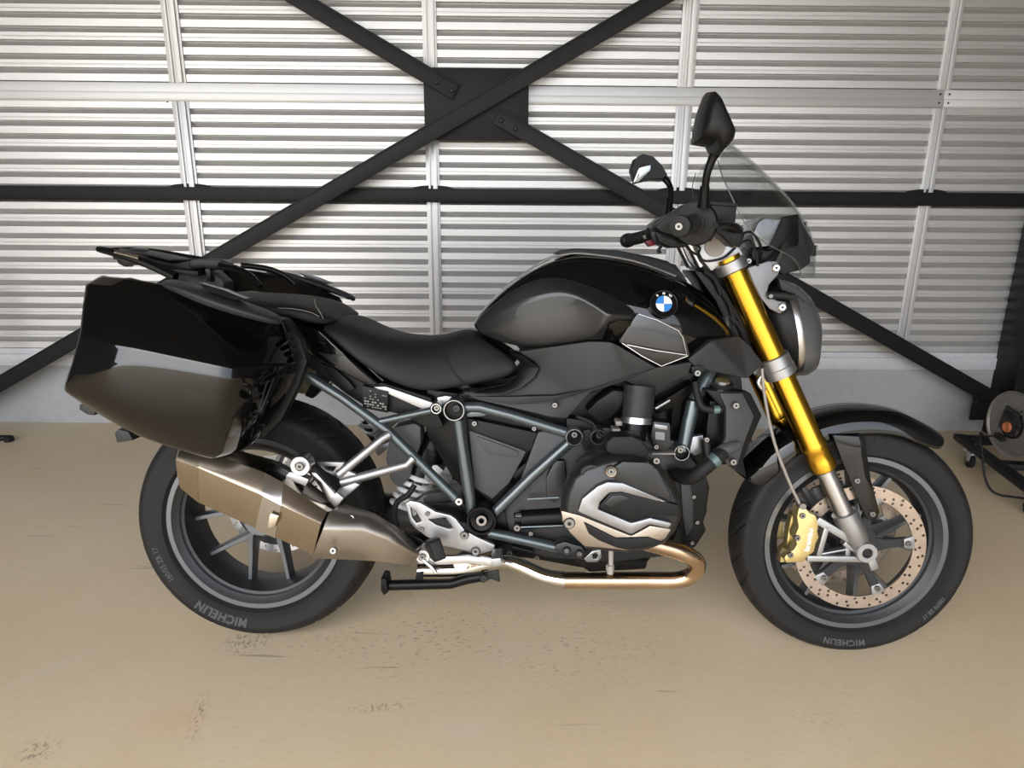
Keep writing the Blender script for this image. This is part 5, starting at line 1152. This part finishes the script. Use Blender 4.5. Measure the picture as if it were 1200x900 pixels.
# ---------------------------------------------------------------- luggage rack
def plate(pts, th):
    bm = bmesh.new(); P = L(pts); loft(bm, [P, [p-Vector((0, 0, th)) for p in P]]); bevel(bm, .002); return bm
rk = mk('luggage_rack', plate([(132, 298, -.08), (160, 303, -.085), (196, 315, -.085), (232, 318, -.07), (256, 311, .05), (216, 301, .07), (170, 292, .07), (140, 291, .05)], .012), 'plastic', bike, 30, 'black plastic luggage rack')
mk('rack_panel', plate([(168, 296, -.02), (200, 304, -.03), (226, 304, .05), (206, 298.5, .075), (176, 293, .06)], .004), 'plastic2', rk, 30)
mk('rack_pad', plate([(151, 291, .02), (158, 289, .05), (172, 290, .06), (175, 293, .03)], .006), 'black', rk, 30)
bm = bmesh.new(); tube(bm, L([(115, 292, -.07), (133, 296, -.08), (162, 305, -.09), (186, 315, -.095), (206, 325, -.10)]), [.007, .010, .011, .011, .012], 10, 3); mk('rack_arm', bm, 'black', rk)
bm = slab([(134, 299), (150, 302), (166, 306), (160, 311), (150, 310), (146, 313), (138, 309)], y1=-.05, bev=.003, y=-.085); mk('rack_latch', bm, 'black', rk)
bm = bmesh.new(); tube(bm, L([(135, 295, -.092), (148, 298, -.098), (163, 302, -.102)]), .0045, 8); mk('rack_strip', bm, 'steel', rk)
bm = bmesh.new(); tube(bm, L([(130, 294, .09), (170, 294, .09), (220, 302, .09), (262, 309, .09)]), .009, 10, 3); mk('rack_arm', bm, 'black', rk)
bm = slab([(222, 305), (234, 303), (258, 304), (262, 308), (262, 316), (246, 316), (240, 314), (226, 316), (220, 311)], y1=.0, bev=.003, y=-.06); mk('rack_clamp', bm, 'black', rk)
bm = slab([(240, 314), (246, 314), (247, 330), (241, 330)], y1=-.02, bev=.001, y=-.05); mk('rack_post', bm, 'black', rk)
bm = bmesh.new(); tube(bm, L([(258, 311, -.06), (278, 315, -.09), (294, 324, -.11), (305, 336, -.12)]), .0075, 10, 5); mk('grab_rail', bm, 'black', bike)
bm = bmesh.new(); tube(bm, [mir(p, -1) for p in L([(258, 311, -.06), (278, 315, -.09), (294, 324, -.11), (305, 336, -.12)])], .0075, 10, 5); mk('grab_rail', bm, 'black', bike)
bm = slab([(212, 316), (246, 316), (262, 330), (262, 345), (230, 345)], y1=.03, bev=.003, y=-.03); mk('rack_support', bm, 'plastic2', bike)
bm = slab([(255, 344), (300, 350), (340, 356), (340, 366), (255, 362)], y1=.1, bev=.003, y=-.1); mk('seat_base', bm, 'plastic', bike)
# rear mud flap and number plate carrier (mostly hidden)
bm = slab([(262, 360), (300, 372), (290, 410), (215, 440), (190, 470), (180, 468), (205, 428), (240, 400)], y1=.04, bev=.004, y=-.04); mk('tail_bracket', bm, 'plastic', bike)
# ================================================================== things beside the motorcycle
# cable reel on a wheeled dolly at the right edge
dolly = empty('dolly', (2.80, 1.06, 0)); dolly.rotation_euler = (0, 0, R(-5.6))
def dpart(name, bm, m): return mk(name, bm, m, dolly, 30)
for cx, cy, sx, sy in ((-.225, 0, .05, .66), (.225, 0, .05, .66), (0, -.30, .40, .05), (0, .30, .40, .05), (0, 0, .40, .05)):
    bm = bmesh.new(); box(bm, (cx, cy, .088), (sx, sy, .024), None, .003); dpart('frame_rail', bm, 'beam')
for cx in (-.235, .235):
    for cy in (-.29, .17):
        bm = bmesh.new(); box(bm, (cx, cy, .0735), (.055, .075, .005), None, .001); box(bm, (cx-.014, cy+.006, .052), (.003, .03, .040), None, .001); box(bm, (cx+.014, cy+.006, .052), (.003, .03, .040), None, .001)
        cs_ = dpart('caster', bm, 'galv')
        bm = bmesh.new(); lathe(bm, [(-.011, .012), (-.011, .026), (-.008, .030), (.008, .030), (.011, .026), (.011, .012)], (cx, cy+.012, .030), (1, 0, 0), 24); mk('caster_wheel', bm, 'rubber', cs_)
        bm = bmesh.new(); lathe(bm, [(-.018, .008), (-.018, .005), (.018, .005), (.018, .008)], (cx, cy+.012, .028), (1, 0, 0), 12); mk('caster_axle', bm, 'bolt', cs_)
        for bx in (-.018, .018):
            for by in (-.028, .028): bolt((cx+bx, cy+by, .102 if abs(bx) and (cx < 0) == (bx > 0) else .077), .005, cs_, 'bolt', (0, 0, 1))
tag(dolly, 'low black steel dolly on casters under the cable reel', 'dolly')
K['reelgrey'] = mat('grey_reel_metal', (.22, .205, .19), .45, .5, noise=(50, .1))
reel = empty('cable_reel', (2.745, 1.165, .1005)); reel.rotation_euler = (0, 0, R(-83))
Rr = .136
def rpart(name, bm, m, p=None): return mk(name, bm, m, p or reel, 30)
for y0, nm in ((-.10, 'near'), (.08, 'far')):
    bm = bmesh.new(); lathe(bm, [(0, .001), (0, .05), (.004, .055), (.006, Rr-.01), (.0, Rr-.006), (-.002, Rr-.002), (.004, Rr), (.012, Rr-.002), (.012, .001)], (0, y0, Rr), (0, 1, 0), 56); fl_ = rpart('reel_flange', bm, 'reelgrey')
bm = bmesh.new(); lathe(bm, [(-.10, .001), (-.10, .06), (.08, .06), (.08, .001)], (0, 0, Rr), (0, 1, 0), 32); rpart('drum', bm, 'plastic')
bm = bmesh.new()
for layer in range(2):
    for k in range(13): 
        lathe(bm, [(0.0065*math.sin(6.28318*j/8), .095+.018*layer+.0065*math.cos(6.28318*j/8)) for j in range(8)], (0, -.082+k*.0128, Rr), (0, 1, 0), 32, False, True)
rpart('wound_cable', bm, 'rubber')
ry = -.108
bm = bmesh.new(); box(bm, (-.008, ry+.001, Rr+.014), (.075, .012, .10), Matrix.Rotation(R(12), 4, 'Y'), .004); pn_ = rpart('socket_panel', bm, 'darkmetal')
bm = bmesh.new(); lathe(bm, [(0, .021), (-.008, .021), (-.010, .018), (-.006, .012), (-.006, .001)], (.0, ry-.004, Rr-.012), (0, 1, 0), 20); K['orange'] = mat('orange_socket', (.42, .13, .05), .5); mk('socket', bm, 'orange', pn_)
bm = bmesh.new(); box(bm, (-.004, ry-.008, Rr+.040), (.05, .006, .022), Matrix.Rotation(R(12), 4, 'Y'), .003); mk('socket_lid', bm, 'beam', pn_)
bm = bmesh.new(); box(bm, (-.050, ry+.003, Rr-.015), (.022, .003, .034), Matrix.Rotation(R(20), 4, 'Y'), .0005); mk('paper_label', bm, 'print', pn_)
for dx, dz_ in ((.045, .05), (.05, .03), (.038, .066)): bolt((dx, ry+.006, Rr+dz_), .005, pn_, 'hole')
bm = bmesh.new(); box(bm, (-.01, ry-.020, Rr-.058), (.045, .022, .024), Matrix.Rotation(R(8), 4, 'Y'), .005); mk('plug', bm, 'rubber', pn_)
for sx in (-1, 1):
    bm = bmesh.new(); tube(bm, [(sx*.11, -.115, .0075), (sx*.11, .105, .0075)], .006, 8); rpart('stand_tube', bm, 'beam')
bm = bmesh.new(); tube(bm, [(-.02, .12, Rr), (.03, .12, 2*Rr+.03), (.06, .0, 2*Rr+.045), (.06, -.05, 2*Rr+.045)], .008, 10, 5); rpart('handle', bm, 'beam')
tag(reel, 'grey metal cable reel with an orange socket standing on the dolly', 'cable reel')
# power cord from the reel plug down to the floor
def gp(px, py, z): return gnd(px, py, z)
P_ = reel.matrix_basis @ Vector((-.03, ry-.022, Rr-.06)) 
pts = [P_, P_+Vector((-.05, -.01, .0)), Vector((2.515, 1.13, .20)), Vector((2.50, 1.06, .12)), Vector((2.50, 1.02, .05)), Vector((2.52, .98, .010)), Vector((2.58, .95, .006)), Vector((2.72, .93, .006)), Vector((2.9, .95, .006))]
bm = bmesh.new(); tube(bm, pts, .0045, 8, 8); tag(mk('power_cord', bm, 'rubber'), 'thin black power cord trailing from the cable reel to the floor', 'cord')
# foot of a stand at the left edge
st = empty('stand_base', tuple(gnd(-12, 521, 0)))
bm = bmesh.new(); q0, q1 = gnd(12, 517, .0)-st.location, gnd(-60, 524, 0)-st.location
tube(bm, [q0+Vector((0, 0, .016)), q0.lerp(q1, .3)+Vector((0, 0, .024)), q1+Vector((0, 0, .05))], [.013, .014, .013], 12); mk('base_leg', bm, 'beam', st)
bm = bmesh.new(); lathe(bm, [(0, .016), (0, .02), (.02, .02), (.024, .014)], q0+Vector((-.004, 0, .0)), (0, 0, 1), 20); mk('rubber_foot', bm, 'rubber', st)
bm = bmesh.new(); tube(bm, [q1+Vector((0, 0, .0)), q1+Vector((0, 0, .75))], .02, 16); mk('post', bm, 'beam', st)
tag(st, 'dark foot of a stand poking in at the left edge', 'stand')
